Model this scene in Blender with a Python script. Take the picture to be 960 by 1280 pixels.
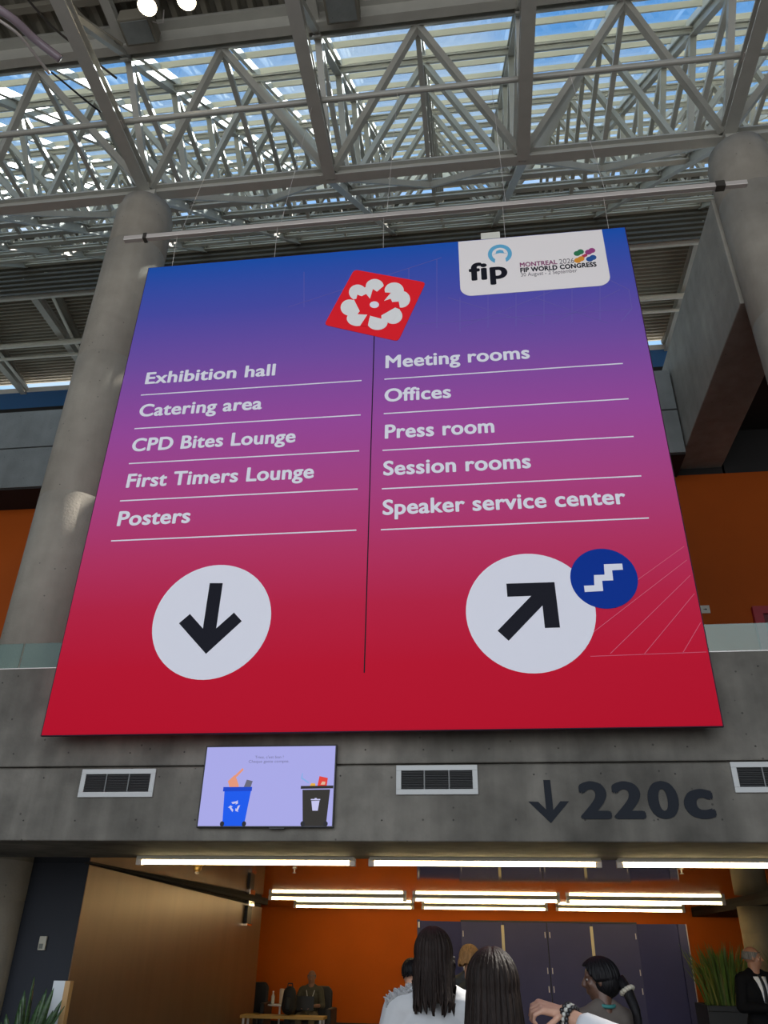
import bpy, bmesh, math, random
from mathutils import Vector, Matrix, Euler, noise
random.seed(7)
PI = math.pi
for o in list(bpy.data.objects):
    bpy.data.objects.remove(o, do_unlink=True)
SC = bpy.context.scene
COL = SC.collection

# ------------------------------------------------------------------ camera, sky, sun, exposure
CAMZ = 1.65
PITCH, ROLL, HEAD, FPX = math.radians(29.42), math.radians(1.07), math.radians(7.55), 970.0
_f = Vector((-math.sin(HEAD)*math.cos(PITCH), math.cos(HEAD)*math.cos(PITCH), math.sin(PITCH)))
_r0 = Vector((math.cos(HEAD), math.sin(HEAD), 0)); _u0 = _r0.cross(_f)
_r = _r0*math.cos(ROLL) + _u0*math.sin(ROLL)
_u = -_r0*math.sin(ROLL) + _u0*math.cos(ROLL)
CAM = Vector((0, 0, CAMZ))
cd = bpy.data.cameras.new('camera'); cam = bpy.data.objects.new('camera', cd); COL.objects.link(cam)
cd.sensor_fit = 'HORIZONTAL'; cd.sensor_width = 36.0; cd.lens = FPX/960*36.0
cd.clip_start = 0.05; cd.clip_end = 500
cam.matrix_world = Matrix(((_r.x, _u.x, -_f.x, 0), (_r.y, _u.y, -_f.y, 0), (_r.z, _u.z, -_f.z, CAMZ), (0, 0, 0, 1)))
SC.camera = cam

SC.view_settings.view_transform = 'Standard'; SC.view_settings.look = 'None'
SC.view_settings.gamma = 1.0; SC.view_settings.use_curve_mapping = False
SC.view_settings.exposure = 0.0

w = bpy.data.worlds.new('world'); SC.world = w; w.use_nodes = True
nt = w.node_tree; nt.nodes.clear()
wo = nt.nodes.new('ShaderNodeOutputWorld'); bg = nt.nodes.new('ShaderNodeBackground')
tc = nt.nodes.new('ShaderNodeTexCoord'); sx = nt.nodes.new('ShaderNodeSeparateXYZ')
ramp = nt.nodes.new('ShaderNodeValToRGB')
e = ramp.color_ramp.elements
e[0].position = 0.0; e[0].color = (0.20, 0.19, 0.17, 1)
e[1].position = 0.02; e[1].color = (1.0, 1.05, 1.1, 1)
for p, c in ((0.25, (.80, .96, 1.1, 1)), (0.55, (.42, .72, 1.05, 1)), (0.8, (.20, .50, .98, 1)), (1.0, (.13, .40, .92, 1))):
    q = e.new(p); q.color = c
cl = nt.nodes.new('ShaderNodeTexNoise'); cl.inputs['Scale'].default_value = 3.2; cl.inputs['Detail'].default_value = 6
mr = nt.nodes.new('ShaderNodeMapRange'); mr.inputs[1].default_value = .46; mr.inputs[2].default_value = .70; mr.inputs[4].default_value = .8
mx = nt.nodes.new('ShaderNodeMixRGB'); mx.inputs[2].default_value = (.95, 1.0, 1.05, 1)
nt.links.new(tc.outputs['Generated'], sx.inputs[0]); nt.links.new(sx.outputs['Z'], ramp.inputs[0])
nt.links.new(tc.outputs['Generated'], cl.inputs['Vector']); nt.links.new(cl.outputs[0], mr.inputs[0])
nt.links.new(mr.outputs[0], mx.inputs[0]); nt.links.new(ramp.outputs[0], mx.inputs[1])
nt.links.new(mx.outputs[0], bg.inputs[0]); nt.links.new(bg.outputs[0], wo.inputs[0])
bg.inputs[1].default_value = 1.0

def light(name, kind, loc, direction, energy, color, **kw):
    d = bpy.data.lights.new(name, kind); d.energy = energy; d.color = color
    for k, v in kw.items(): setattr(d, k, v)
    o = bpy.data.objects.new(name, d); COL.objects.link(o); o.location = loc
    o.rotation_euler = Vector(direction).to_track_quat('-Z', 'Y').to_euler()
    return o
light('sun', 'SUN', (20, -10, 40), (-.75, -.55, -1.0), 17.0, (1.0, .95, .86), angle=math.radians(.6))
# daylight of the glass curtain wall behind the camera
light('window_daylight', 'AREA', (-1, -11.5, 8.0), (0, 1, .04), 1900, (.93, .96, 1.0), shape='RECTANGLE', size=26, size_y=14)

# ------------------------------------------------------------------ helpers
S = 0.87
def U(x, y, z): return Vector((S*x, S*y, CAMZ + S*(z - 1.62)))
def zz(z): return CAMZ + S*(z - 1.62)
def at(px, py, X=None, Y=None, Z=None):
    d = _f + _r*((px-480)/FPX) - _u*((py-640)/FPX)
    t = X/d.x if X is not None else Y/d.y if Y is not None else (Z-CAMZ)/d.z
    return CAM + d*t

MATS = {}
def mat(name, col, rough=.6, metal=0.0, var=0.0, vscale=3.0, bump=0.0, bscale=40.0, emit=0.0, spec=None, stretch=None):
    if name in MATS: return MATS[name]
    m = bpy.data.materials.new(name); m.use_nodes = True
    t = m.node_tree; b = t.nodes['Principled BSDF']
    b.inputs['Base Color'].default_value = (*col, 1); b.inputs['Roughness'].default_value = rough; b.inputs['Metallic'].default_value = metal
    if spec is not None: b.inputs['Specular IOR Level'].default_value = spec
    if emit:
        b.inputs['Emission Color'].default_value = (*col, 1); b.inputs['Emission Strength'].default_value = emit
    if var or bump:
        c = t.nodes.new('ShaderNodeTexCoord'); src = c.outputs['Object']
        if stretch:
            mp = t.nodes.new('ShaderNodeMapping'); mp.inputs['Scale'].default_value = stretch
            t.links.new(src, mp.inputs[0]); src = mp.outputs[0]
    if var:
        n = t.nodes.new('ShaderNodeTexNoise'); n.inputs['Scale'].default_value = vscale; n.inputs['Detail'].default_value = 5
        h = t.nodes.new('ShaderNodeMapRange'); h.inputs[1].default_value = .3; h.inputs[2].default_value = .7
        h.inputs[3].default_value = 1-var; h.inputs[4].default_value = 1+var
        v = t.nodes.new('ShaderNodeHueSaturation'); v.inputs['Color'].default_value = (*col, 1)
        t.links.new(src, n.inputs['Vector']); t.links.new(n.outputs[0], h.inputs[0]); t.links.new(h.outputs[0], v.inputs['Value'])
        t.links.new(v.outputs[0], b.inputs['Base Color'])
    if bump:
        n2 = t.nodes.new('ShaderNodeTexNoise'); n2.inputs['Scale'].default_value = bscale; n2.inputs['Detail'].default_value = 4
        bp = t.nodes.new('ShaderNodeBump'); bp.inputs['Strength'].default_value = bump; bp.inputs['Distance'].default_value = .01
        t.links.new(src, n2.inputs['Vector']); t.links.new(n2.outputs[0], bp.inputs['Height']); t.links.new(bp.outputs[0], b.inputs['Normal'])
    MATS[name] = m
    return m

def concrete(name, col, var=.28):
    """cast concrete: broad cloudy tone, finer mottling, vertical runs, small dark blowholes"""
    m = bpy.data.materials.new(name); m.use_nodes = True; t = m.node_tree; b = t.nodes['Principled BSDF']
    b.inputs['Roughness'].default_value = .75; b.inputs['Specular IOR Level'].default_value = .3
    c = t.nodes.new('ShaderNodeTexCoord')
    def nz(scale, detail, st=(1, 1, 1)):
        mp = t.nodes.new('ShaderNodeMapping'); mp.inputs['Scale'].default_value = st
        n = t.nodes.new('ShaderNodeTexNoise'); n.inputs['Scale'].default_value = scale; n.inputs['Detail'].default_value = detail
        t.links.new(c.outputs['Object'], mp.inputs[0]); t.links.new(mp.outputs[0], n.inputs['Vector']); return n.outputs[0]
    def mul(a, bb):
        q = t.nodes.new('ShaderNodeMath'); q.operation = 'MULTIPLY'; t.links.new(a, q.inputs[0]); t.links.new(bb, q.inputs[1]); return q.outputs[0]
    def rng(a, lo, hi, f0=.3, f1=.7):
        q = t.nodes.new('ShaderNodeMapRange'); q.inputs[1].default_value = f0; q.inputs[2].default_value = f1
        q.inputs[3].default_value = lo; q.inputs[4].default_value = hi; t.links.new(a, q.inputs[0]); return q.outputs[0]
    v = mul(rng(nz(.7, 4), 1-var, 1+var), rng(nz(3.5, 7), 1-var*.55, 1+var*.55))
    v = mul(v, rng(nz(2.2, 4, (2.2, 2.2, .25)), 1-var*.5, 1+var*.5))
    vo = t.nodes.new('ShaderNodeTexVoronoi'); vo.inputs['Scale'].default_value = 5.5; t.links.new(c.outputs['Object'], vo.inputs['Vector'])
    v = mul(v, rng(vo.outputs['Distance'], .45, 1.0, .045, .075))
    h = t.nodes.new('ShaderNodeHueSaturation'); h.inputs['Color'].default_value = (*col, 1)
    t.links.new(v, h.inputs['Value']); t.links.new(h.outputs[0], b.inputs['Base Color'])
    bp = t.nodes.new('ShaderNodeBump'); bp.inputs['Strength'].default_value = .25; bp.inputs['Distance'].default_value = .02
    t.links.new(nz(30, 6), bp.inputs['Height']); t.links.new(bp.outputs[0], b.inputs['Normal'])
    MATS[name] = m
    return m

def glassy(name, tint, refl=.12, rough=.02, ior=1.5):
    m = bpy.data.materials.new(name); m.use_nodes = True; t = m.node_tree; t.nodes.clear()
    o = t.nodes.new('ShaderNodeOutputMaterial'); a = t.nodes.new('ShaderNodeBsdfTransparent'); g = t.nodes.new('ShaderNodeBsdfGlossy')
    a.inputs[0].default_value = (*tint, 1); g.inputs['Roughness'].default_value = rough; g.inputs[0].default_value = (.82, .95, .90, 1) if 'balustrade' in name else (1, 1, 1, 1)
    lw = t.nodes.new('ShaderNodeLayerWeight'); lw.inputs['Blend'].default_value = .5
    f = t.nodes.new('ShaderNodeMath'); f.operation = 'POWER'; f.inputs[1].default_value = 5.0; t.links.new(lw.outputs['Facing'], f.inputs[0])
    f2 = t.nodes.new('ShaderNodeMath'); f2.operation = 'MULTIPLY'; f2.inputs[1].default_value = .5; t.links.new(f.outputs[0], f2.inputs[0]); f = f2
    ad = t.nodes.new('ShaderNodeMath'); ad.operation = 'ADD'; ad.inputs[1].default_value = refl; ad.use_clamp = True
    x = t.nodes.new('ShaderNodeMixShader')
    t.links.new(f.outputs[0], ad.inputs[0]); t.links.new(ad.outputs[0], x.inputs[0]); t.links.new(a.outputs[0], x.inputs[1]); t.links.new(g.outputs[0], x.inputs[2])
    t.links.new(x.outputs[0], o.inputs[0]); MATS[name] = m
    return m

def basis(d, up=Vector((0, 0, 1))):
    d = d.normalized(); s = d.cross(up)
    if s.length < 1e-4: s = d.cross(Vector((0, 1, 0)))
    s.normalize(); return s, s.cross(d)

class MB:
    def __init__(self): self.v = []; self.f = []; self.mi = []; self.cur = 0
    def add(self, vs, fs):
        n = len(self.v); self.v += [tuple(a) for a in vs]; self.f += [tuple(i+n for i in f) for f in fs]; self.mi += [self.cur]*len(fs)
    def box(self, lo, hi):
        x0, y0, z0 = lo; x1, y1, z1 = hi
        self.add([(x0, y0, z0), (x1, y0, z0), (x1, y1, z0), (x0, y1, z0), (x0, y0, z1), (x1, y0, z1), (x1, y1, z1), (x0, y1, z1)],
                 [(0, 3, 2, 1), (4, 5, 6, 7), (0, 1, 5, 4), (1, 2, 6, 5), (2, 3, 7, 6), (3, 0, 4, 7)])
        return self
    def extrude(self, prof, p, q, up=Vector((0, 0, 1))):
        p, q = Vector(p), Vector(q); s, u = basis(q-p, up); n = len(prof)
        self.add([p + s*a + u*b for a, b in prof] + [q + s*a + u*b for a, b in prof],
                 [tuple(range(n))[::-1], tuple(range(n, 2*n))] + [(i, (i+1) % n, (i+1) % n+n, i+n) for i in range(n)])
        return self
    def bar(self, p, q, w, h, up=Vector((0, 0, 1))):
        a, b = w/2, h/2
        return self.extrude([(-a, -b), (a, -b), (a, b), (-a, b)], p, q, up)
    def ibar(self, p, q, w, h, t=.03, up=Vector((0, 0, 1))):
        a, b = w/2, h/2; k = t/2
        return self.extrude([(-a, -b), (a, -b), (a, -b+t), (k, -b+t), (k, b-t), (a, b-t), (a, b), (-a, b), (-a, b-t), (-k, b-t), (-k, -b+t), (-a, -b+t)], p, q, up)
    def tube(self, pts, r, n=10, r2=None):
        pts = [Vector(p) for p in pts]; m = len(pts); vs = []
        up = Vector((0, 0, 1))
        for i, p in enumerate(pts):
            d = pts[min(i+1, m-1)] - pts[max(i-1, 0)]
            s, u = basis(d, up); rr = r if r2 is None else r+(r2-r)*i/(m-1)
            vs += [p + s*math.cos(2*PI*k/n)*rr + u*math.sin(2*PI*k/n)*rr for k in range(n)]
        fs = [(i*n+k, i*n+(k+1) % n, (i+1)*n+(k+1) % n, (i+1)*n+k) for i in range(m-1) for k in range(n)]
        fs += [tuple(range(n))[::-1], tuple(range((m-1)*n, m*n))]
        self.add(vs, fs); return self
    def lathe(self, prof, c=(0, 0, 0), n=24):
        c = Vector(c); vs = []
        for r, z in prof: vs += [c + Vector((r*math.cos(2*PI*k/n), r*math.sin(2*PI*k/n), z)) for k in range(n)]
        m = len(prof)
        fs = [(i*n+k, i*n+(k+1) % n, (i+1)*n+(k+1) % n, (i+1)*n+k) for i in range(m-1) for k in range(n)]
        fs += [tuple(range(n))[::-1], tuple(range((m-1)*n, m*n))]
        self.add(vs, fs); return self
    def ell(self, c, r, rot=None, n=16, m=10):
        c = Vector(c); vs = []; R = rot or Matrix.Identity(3)
        for i in range(m+1):
            ph = PI*i/m
            for k in range(n):
                th = 2*PI*k/n
                vs.append(c + R @ Vector((r[0]*math.sin(ph)*math.cos(th), r[1]*math.sin(ph)*math.sin(th), r[2]*math.cos(ph))))
        self.add(vs, [(i*n+k, (i+1)*n+k, (i+1)*n+(k+1) % n, i*n+(k+1) % n) for i in range(m) for k in range(n)])
        return self
    def cap(self, p, q, r1, r2, n=12):
        p, q = Vector(p), Vector(q); L = (q-p).length; d = (q-p).normalized(); s, u = basis(d)
        pr = [(r1*math.sin(a), -r1*math.cos(a)) for a in [PI/2*i/4 for i in range(5)]] + [(r2*math.cos(a), L+r2*math.sin(a)) for a in [PI/2*i/4 for i in range(5)]]
        vs = []
        for r, z in pr: vs += [p + d*z + (s*math.cos(2*PI*k/n) + u*math.sin(2*PI*k/n))*max(r, 1e-4) for k in range(n)]
        m = len(pr)
        fs = [(i*n+k, i*n+(k+1) % n, (i+1)*n+(k+1) % n, (i+1)*n+k) for i in range(m-1) for k in range(n)]
        fs += [tuple(range(n))[::-1], tuple(range((m-1)*n, m*n))]
        self.add(vs, fs); return self
    def plate(self, pts, y, t=.004):
        """outline pts (x, z) facing -Y, from y (front) back to y+t"""
        n = len(pts); ar = sum(pts[i][0]*pts[(i+1) % n][1]-pts[(i+1) % n][0]*pts[i][1] for i in range(n))
        if ar < 0: pts = pts[::-1]
        self.add([(a, y, b) for a, b in pts] + [(a, y+t, b) for a, b in pts],
                 [tuple(range(n)), tuple(range(n, 2*n))[::-1]] + [(i, i+n, (i+1) % n+n, (i+1) % n) for i in range(n)])
        return self
    def mesh(self, name, mats, smooth=False):
        me = bpy.data.meshes.new(name); me.from_pydata(self.v, [], self.f)
        for m in (mats if isinstance(mats, (list, tuple)) else [mats]): me.materials.append(m)
        me.polygons.foreach_set('material_index', self.mi)
        bm = bmesh.new(); bm.from_mesh(me); bmesh.ops.recalc_face_normals(bm, faces=bm.faces); bm.to_mesh(me); bm.free()
        if smooth: me.polygons.foreach_set('use_smooth', [True]*len(me.polygons))
        me.update(); return me
    def build(self, name, mats, parent=None, smooth=False, bevel=0.0):
        o = bpy.data.objects.new(name, self.mesh(name, mats, smooth)); COL.objects.link(o)
        if parent: o.parent = parent; o.matrix_parent_inverse = Matrix.Translation(-parent.location) if parent.get('_flat') else Matrix.Identity(4)
        if bevel:
            b = o.modifiers.new('bevel', 'BEVEL'); b.width = bevel; b.segments = 2; b.limit_method = 'ANGLE'
        return o

def tag(o, label=None, cat=None, group=None, kind=None):
    if label: o['label'] = label
    if cat: o['category'] = cat
    if group: o['group'] = group
    if kind: o['kind'] = kind
    return o
def thing(name, label, cat, loc=(0, 0, 0), group=None, rotz=0.0, flat=True):
    """an Empty at the thing's base; flat: its parts are written in world coordinates"""
    o = bpy.data.objects.new(name, None); COL.objects.link(o); o.location = loc; o.rotation_euler.z = rotz; o.empty_display_size = .1
    if flat: o['_flat'] = 1
    return tag(o, label, cat, group)
def struct(name, mb, m, **k): return tag(mb.build(name, m, **k), kind='structure')
def copy_tree(o, parent=None):
    c = o.copy(); COL.objects.link(c)
    if parent: c.parent = parent
    for ch in list(o.children): copy_tree(ch, c)
    return c
def finish():
    for o in COL.objects:
        if '_flat' in o: del o['_flat']

# ------------------------------------------------------------------ materials
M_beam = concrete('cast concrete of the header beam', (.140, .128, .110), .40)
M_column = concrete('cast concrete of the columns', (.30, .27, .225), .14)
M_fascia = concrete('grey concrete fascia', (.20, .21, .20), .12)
M_soffit = concrete('soffit concrete', (.10, .085, .07), .2)
M_floor = mat('polished grey floor', (.20, .19, .175), .3, var=.1, vscale=2)
M_steel = mat('pale grey painted steel', (.43, .415, .365), .30, var=.05, vscale=4, spec=.6)
M_steel2 = mat('off white painted steel', (.74, .72, .64), .32, var=.04, vscale=4, spec=.6)
M_cream = mat('cream painted skylight purlins', (.80, .75, .60), .45)
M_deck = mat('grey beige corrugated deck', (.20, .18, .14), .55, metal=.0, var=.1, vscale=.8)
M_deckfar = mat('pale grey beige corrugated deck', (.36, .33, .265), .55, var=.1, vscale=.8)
M_alu = mat('brushed aluminium', (.66, .60, .56), .38, metal=.35, var=.1, vscale=3, stretch=(.3, 3, 3))
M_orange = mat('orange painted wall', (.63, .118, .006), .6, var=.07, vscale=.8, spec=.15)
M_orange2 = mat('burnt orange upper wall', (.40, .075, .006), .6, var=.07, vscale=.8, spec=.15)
M_brown = mat('bronze brown metal wall', (.22, .135, .075), .42, metal=.35, var=.10, vscale=1.5, stretch=(1, 2.0, .25))
M_navy = mat('dark blue wall paint', (.019, .022, .031), .6, spec=.3, var=.06)
M_black = mat('black', (.012, .012, .013), .5)
M_dark = mat('near black soffit', (.018, .016, .015), .8)
M_blue = mat('blue painted fascia beam', (.045, .16, .40), .45)
M_skyglass = glassy('skylight glass', (.86, .92, .95), .02)
M_rail = glassy('balustrade glass', (.70, .80, .76), .05)
M_panelglass = glassy('far window glass', (.85, .93, .97), .03)
M_ceil = mat('glossy dark perforated metal ceiling', (.13, .098, .070), .05, metal=.92)
M_tube = mat('warm white fluorescent tube', (1.0, .80, .42), .4, emit=15.0)
M_fix = mat('dark metal light fixture', (.10, .09, .08), .35, metal=.6)
M_hous = mat('cream light housing', (.72, .66, .52), .4)
M_white = mat('white paint', (.75, .75, .76), .5)
# ------------------------------------------------------------------ large structure
XL, XR = -33*S, 15*S
YB0, YB1 = S*9.0, S*10.84                    # header beam front and back
ZB, ZK, ZP = zz(2.64), zz(3.45), zz(4.69)    # its bottom, the joint, the parapet top
YC = S*11.5                                  # column line
YM = S*17.6                                  # upper rear wall
YR = S*24.4                                  # lower rear wall
struct('floor', MB().box((XL, -12, -.2), (XR, S*36, 0)), M_floor)
hb = MB().box((XL, YB0, ZB), (XR, YB1, ZK-.012)).box((XL, YB0+.06, ZK-.012), (XR, YB1, ZK+.012))
hb.box((XL, YB0+.02, ZK+.012), (XR, YB0+.42, ZP)).box((XL, YB0+.42, ZK+.012), (XR, YB1, zz(4.32)))
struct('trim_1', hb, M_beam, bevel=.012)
th = MB()                                    # formwork tie holes in the header beam
for row, (z, y) in enumerate(((zz(2.86), YB0), (zz(3.33), YB0), (zz(3.62), YB0+.02), (zz(4.5), YB0+.02))):
    for k in range(28):
        x = -11.5 + k*.62 + random.uniform(-.05, .05) + row*.2
        th.extrude([(.009*math.cos(a*PI/5), .009*math.sin(a*PI/5)) for a in range(10)], (x, y-.002, z+random.uniform(-.012, .012)), (x, y+.01, z))
struct('trim_2', th, mat('dark tie holes', (.05, .045, .04), .9))
struct('trim_3', MB().box((XL, YB1, zz(4.2)), (XR, YM, zz(4.32))), M_soffit)      # mezzanine slab
# lower hall
struct('ceiling', MB().box((XL, YB1, ZB), (S*5.35, YR, ZB+.05)), M_ceil)
struct('trim_4', MB().box((S*5.35, YB1+2.2, ZB-.10), (XR, YR, ZB+.05)), M_dark)
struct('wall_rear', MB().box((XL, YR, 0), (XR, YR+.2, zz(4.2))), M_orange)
struct('baseboard_rear', MB().box((XL, YR-.03, 0), (XR, YR, .16)), M_black)
YNV = 10.15
XBW = at(105, 1120, Y=YNV).x
bw_ = MB(); bw_.add([(XBW-.25, YNV, 0), (XBW, YNV, 0), (XBW, 18.6, 0), (XBW-.25, 18.6, 0), (XBW-.25, YNV, ZB-.015), (XBW, YNV, ZB-.015), (XBW, 18.6, ZB-.13), (XBW-.25, 18.6, ZB-.13)], [(0, 3, 2, 1), (4, 5, 6, 7), (0, 1, 5, 4), (1, 2, 6, 5), (2, 3, 7, 6), (3, 0, 4, 7)])
struct('wall_left', bw_, M_brown, bevel=.004)
struct('trim_5', MB().box((XBW-.2, YNV+.001, ZB-.13), (XBW-.03, 18.6, ZB)).bar((XBW+.02, YNV-.1, ZB+.025), (XBW+.02, 18.8, ZB-.03), .10, .07), M_dark)
struct('wall_side', MB().box((XL, YNV+.01, 0), (XBW-.252, YNV+.15, ZB)).box((XBW-.252, YNV-.012, 0), (XBW-.006, YNV-.002, ZB)), M_navy)
# upper level
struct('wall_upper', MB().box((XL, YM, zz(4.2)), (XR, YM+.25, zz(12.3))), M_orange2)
fa = MB().box((XL, S*16.5, zz(12.3)), (S*5.2, S*17.6, zz(13.56))).box((XL, S*16.56, zz(13.56)), (S*5.2, S*17.6, zz(13.61))).box((XL, S*16.5, zz(13.61)), (S*5.2, S*17.6, zz(14.85)))
struct('trim_6', fa, M_fascia)
struct('trim_7', MB().box((XL, S*16.55, zz(12.26)), (S*5.2, S*17.6, zz(12.3))), M_dark)
struct('trim_8', MB().box((S*6.35, S*12.4, zz(13.6)), (XR, S*17.8, zz(14.6))).box((S*6.35, S*17.62, zz(12.3)), (XR, S*17.8, zz(13.6))).box((S*5.2, S*17.62, zz(12.3)), (S*6.4, S*17.84, zz(12.6))), M_dark)
tag(MB().box((S*5.25, S*11.7, zz(12.5)), (S*6.35, S*17.85, zz(15.45))).build('concrete_beam', concrete('deep beam concrete', (.29, .27, .23), .15), bevel=.02),
    'deep plain concrete beam running back from the round column at the right edge of the sign', 'beam')
dr = MB().box((S*6.25, YM-.1, zz(8.45)), (S*8.6, YM, zz(8.63))).box((S*6.25, YM-.1, zz(4.32)), (S*6.45, YM, zz(8.45))).box((S*8.4, YM-.1, zz(4.32)), (S*8.6, YM, zz(8.45)))
dr.cur = 1; dr.box((S*6.45, YM-.05, zz(4.32)), (S*8.4, YM, zz(8.45)))
struct('door_1', dr, [mat('red door frame', (.36, .018, .03), .4), mat('dark red door leaf', (.12, .01, .015), .4)])
# far end of the roof: blue fascia beam with a pale cap, a strip of window and the wall below
YF = S*32.0
struct('trim_9', MB().box((XL, YF, zz(29.0)-.30), (XR, YF+.4, zz(29.0)-.02)), M_white)
struct('trim_10', MB().box((XL, YF+.02, zz(27.55)), (XR, YF+.4, zz(29.0)-.30)), M_blue)
struct('trim_11', MB().box((XL, YF+.02, zz(27.35)), (XR, YF+.4, zz(27.55))), M_dark)
struct('window_1', MB().box((XL, YF+.2, zz(20)), (XR, YF+.22, zz(27.35))), M_panelglass)
wm = MB()
for k in range(24):
    wm.box((XL+k*1.55, YF+.12, zz(20)), (XL+k*1.55+.07, YF+.3, zz(27.35)))
struct('trim_12', wm, M_steel)
struct('wall_far', MB().box((XL, YF+.1, 0), (XR, YF+.4, zz(20))), M_fascia)

def corrugated(p0, run, across, length, pitch, depth, nrm):
    """trapezoid sheeting: ribs run along `run` for `length`, the profile repeats along `across`"""
    p0, run, across, nrm = Vector(p0), Vector(run), Vector(across), Vector(nrm).normalized()
    L = across.length; a = across.normalized(); n = int(L/pitch); pts = []
    for k in range(n):
        for u, h in ((0, 0), (.35, 0), (.5, 1), (.85, 1)): pts.append((k*pitch+u*pitch, h*depth))
    m = MB(); vs = [p0 + a*u + nrm*h for u, h in pts]; q = len(vs)
    m.add(vs + [v + run*length for v in vs] + [v + nrm*.03 for v in vs] + [v + run*length + nrm*.03 for v in vs],
          [(i, i+1, q+i+1, q+i) for i in range(q-1)] + [(2*q+i, 3*q+i, 3*q+i+1, 2*q+i+1) for i in range(q-1)]
          + [(0, q, 3*q, 2*q), (q-1, 3*q-1, 4*q-1, 2*q-1)] + [(i, 2*q+i, 2*q+i+1, i+1) for i in range(q-1)] + [(q+i, q+i+1, 3*q+i+1, 3*q+i) for i in range(q-1)])
    return m
# ribbed roof decks: far deck, the wall that closes the skylight's head, the near deck over the hall
struct('ceiling_far', corrugated((XL, S*24.0, zz(29.35)), (1, 0, 0), (0, YF-S*24.0+.4, 0), XR-XL, .20, .10, (0, 0, 1)), M_deckfar)
struct('wall_head', corrugated((XL, S*23.9, zz(27.6)), (1, 0, 0), (0, 0, S*4.6), XR-XL, .26, .09, (0, 1, 0)), mat('brown ribbed sheeting with painted shade', (.085, .075, .058), .6))  # head wall brown is darkened: the shade of the ribs is in the colour
struct('trim_13', MB().box((XL, S*23.4, zz(32.0)), (XR, S*23.75, zz(33.4))), M_cream)
struct('ceiling_near', corrugated((XL, -12, zz(19.5)), (0, 1, 0), (XR-XL+.6, 0, 0), 12+S*9.62, .30, .10, (0, 0, 1)), M_deck)
nb = MB()
for k in range(22): nb.bar((XL, S*8.3-k*.85, zz(19.4)), (XR, S*8.3-k*.85, zz(19.4)), .12, .17)
struct('trim_14', nb, M_deck)
struct('trim_15', MB().box((XL, S*9.1, zz(19.0)), (XR, S*9.3, zz(19.45))).box((XL, S*8.9, zz(19.40)), (XR, S*9.3, zz(19.5))), M_steel)
struct('wall_east', MB().box((XR, -12, 0), (XR+.2, YF+.5, zz(20))), M_fascia)
struct('wall_west', MB().box((XL-.2, -12, 0), (XL, YF+.5, zz(20))), M_fascia)

# ------------------------------------------------------------------ round concrete columns
def column(x, label, r=.545):
    zt = zz(16.5); prof = [(r+.0, 0)]
    for zj in (2.1, 4.9, 7.7, 10.5, 13.3):
        prof += [(r, zj-.012), (r-.007, zj-.006), (r-.007, zj+.006), (r, zj+.012)]
    prof += [(r, zt-.25), (r-.03, zt-.2), (r-.05, zt)]
    c = thing('concrete_column', label, 'column', (x, YC, 0), 'round concrete columns under the roof trusses')
    MB().lathe(prof, (x, YC, 0), 64).build('shaft', M_column, c, smooth=False).data.polygons.foreach_set('use_smooth', [len(p.vertices) == 4 for p in COL.objects[-1].data.polygons])
    MB().box((x-.28, YC-.28, zt), (x+.28, YC+.28, zt+.06)).box((x-.16, YC-.16, zt+.06), (x+.16, YC+.16, zz(17.02))).build('bearing_plate', M_steel, c)
    return c
column(S*-7.22, 'round concrete column rising behind the left edge of the big sign')
column(S*5.92, 'round concrete column behind the right end of the hanging metal bar')

# ------------------------------------------------------------------ roof steelwork (surveyed in units of S metres)
BAY, X0 = 4.38, -7.30
XI = [X0 + BAY*i for i in range(-4, 6)]
def bot(x, j): return U(x, 11.5+2.05*j, 17.15+2.05*j)
def top(x, j): return U(x, 9.45+2.05*j, 19.2+2.05*j)
W45 = Vector((0, -1, 1)).normalized()
words_ = ['first', 'second', 'third', 'fourth', 'fifth', 'sixth', 'seventh']
for j in range(7):
    lab = ('pale steel truss row resting on the two round column heads, lowest up the slope' if j == 0 else
           words_[j] + ' steel truss row up the slope, counted from the one on the column heads')
    t = thing('truss_row', lab, 'truss', U(-7.3, 11.5+2.05*j, 17.1+2.05*j), 'truss rows under the sloping skylight')
    a, b = bot(XI[0]-1, j), bot(XI[-1]+1, j)
    MB().ibar(a, b, *((.20, .24, .035) if j == 0 else (.13, .16, .03))).build('bottom_chord', M_steel, t)
    a, b = top(XI[0]-1, j), top(XI[-1]+1, j)
    MB().ibar(a, b, .14, .14, .03, up=W45).build('top_chord', M_steel, t)
    for x in XI:
        if x < -20 and j < 2: continue
        for s in (-1, 1):
            if (s > 0 and x == XI[-1]): continue
            q = top(x + s*BAY/2, j) - W45*.06
            MB().bar(bot(x, j) + (q-bot(x, j)).normalized()*.12, q, .13, .12, up=Vector((0, 1, 0))).build('diagonal', M_steel, t)
        if x < XI[-1]:
            MB().bar(top(x+BAY/2, j) - W45*.05, bot(x+BAY/2, j+1), .10, .10, up=Vector((1, 0, 0))).build('hanger', M_steel, t)
            if j == 0:
                for xx in (x, x+BAY):
                    MB().bar(bot(xx, j) - Vector((0, 0, .06)), bot(x+BAY/2, j+1) - Vector((0, 0, .06)), .13, .12, up=W45).build('bracing', M_steel, t)
frame_words = {-4: 'farthest sloping steel frame beyond the leftmost bay', -3: 'third sloping steel frame to the left of the left round column', -2: 'second sloping steel frame to the left of the left round column', -1: 'first sloping steel frame to the left of the left round column',
               0: 'sloping steel frame whose chords meet on the left round column head', 1: 'sloping steel frame running up from above the red flower emblem', 2: 'sloping steel frame running up from above the white logo plate',
               3: 'sloping steel frame whose chords meet on the right round column head', 4: 'sloping steel frame just beyond the right round column', 5: 'last sloping steel frame beyond the right round column'}
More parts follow.
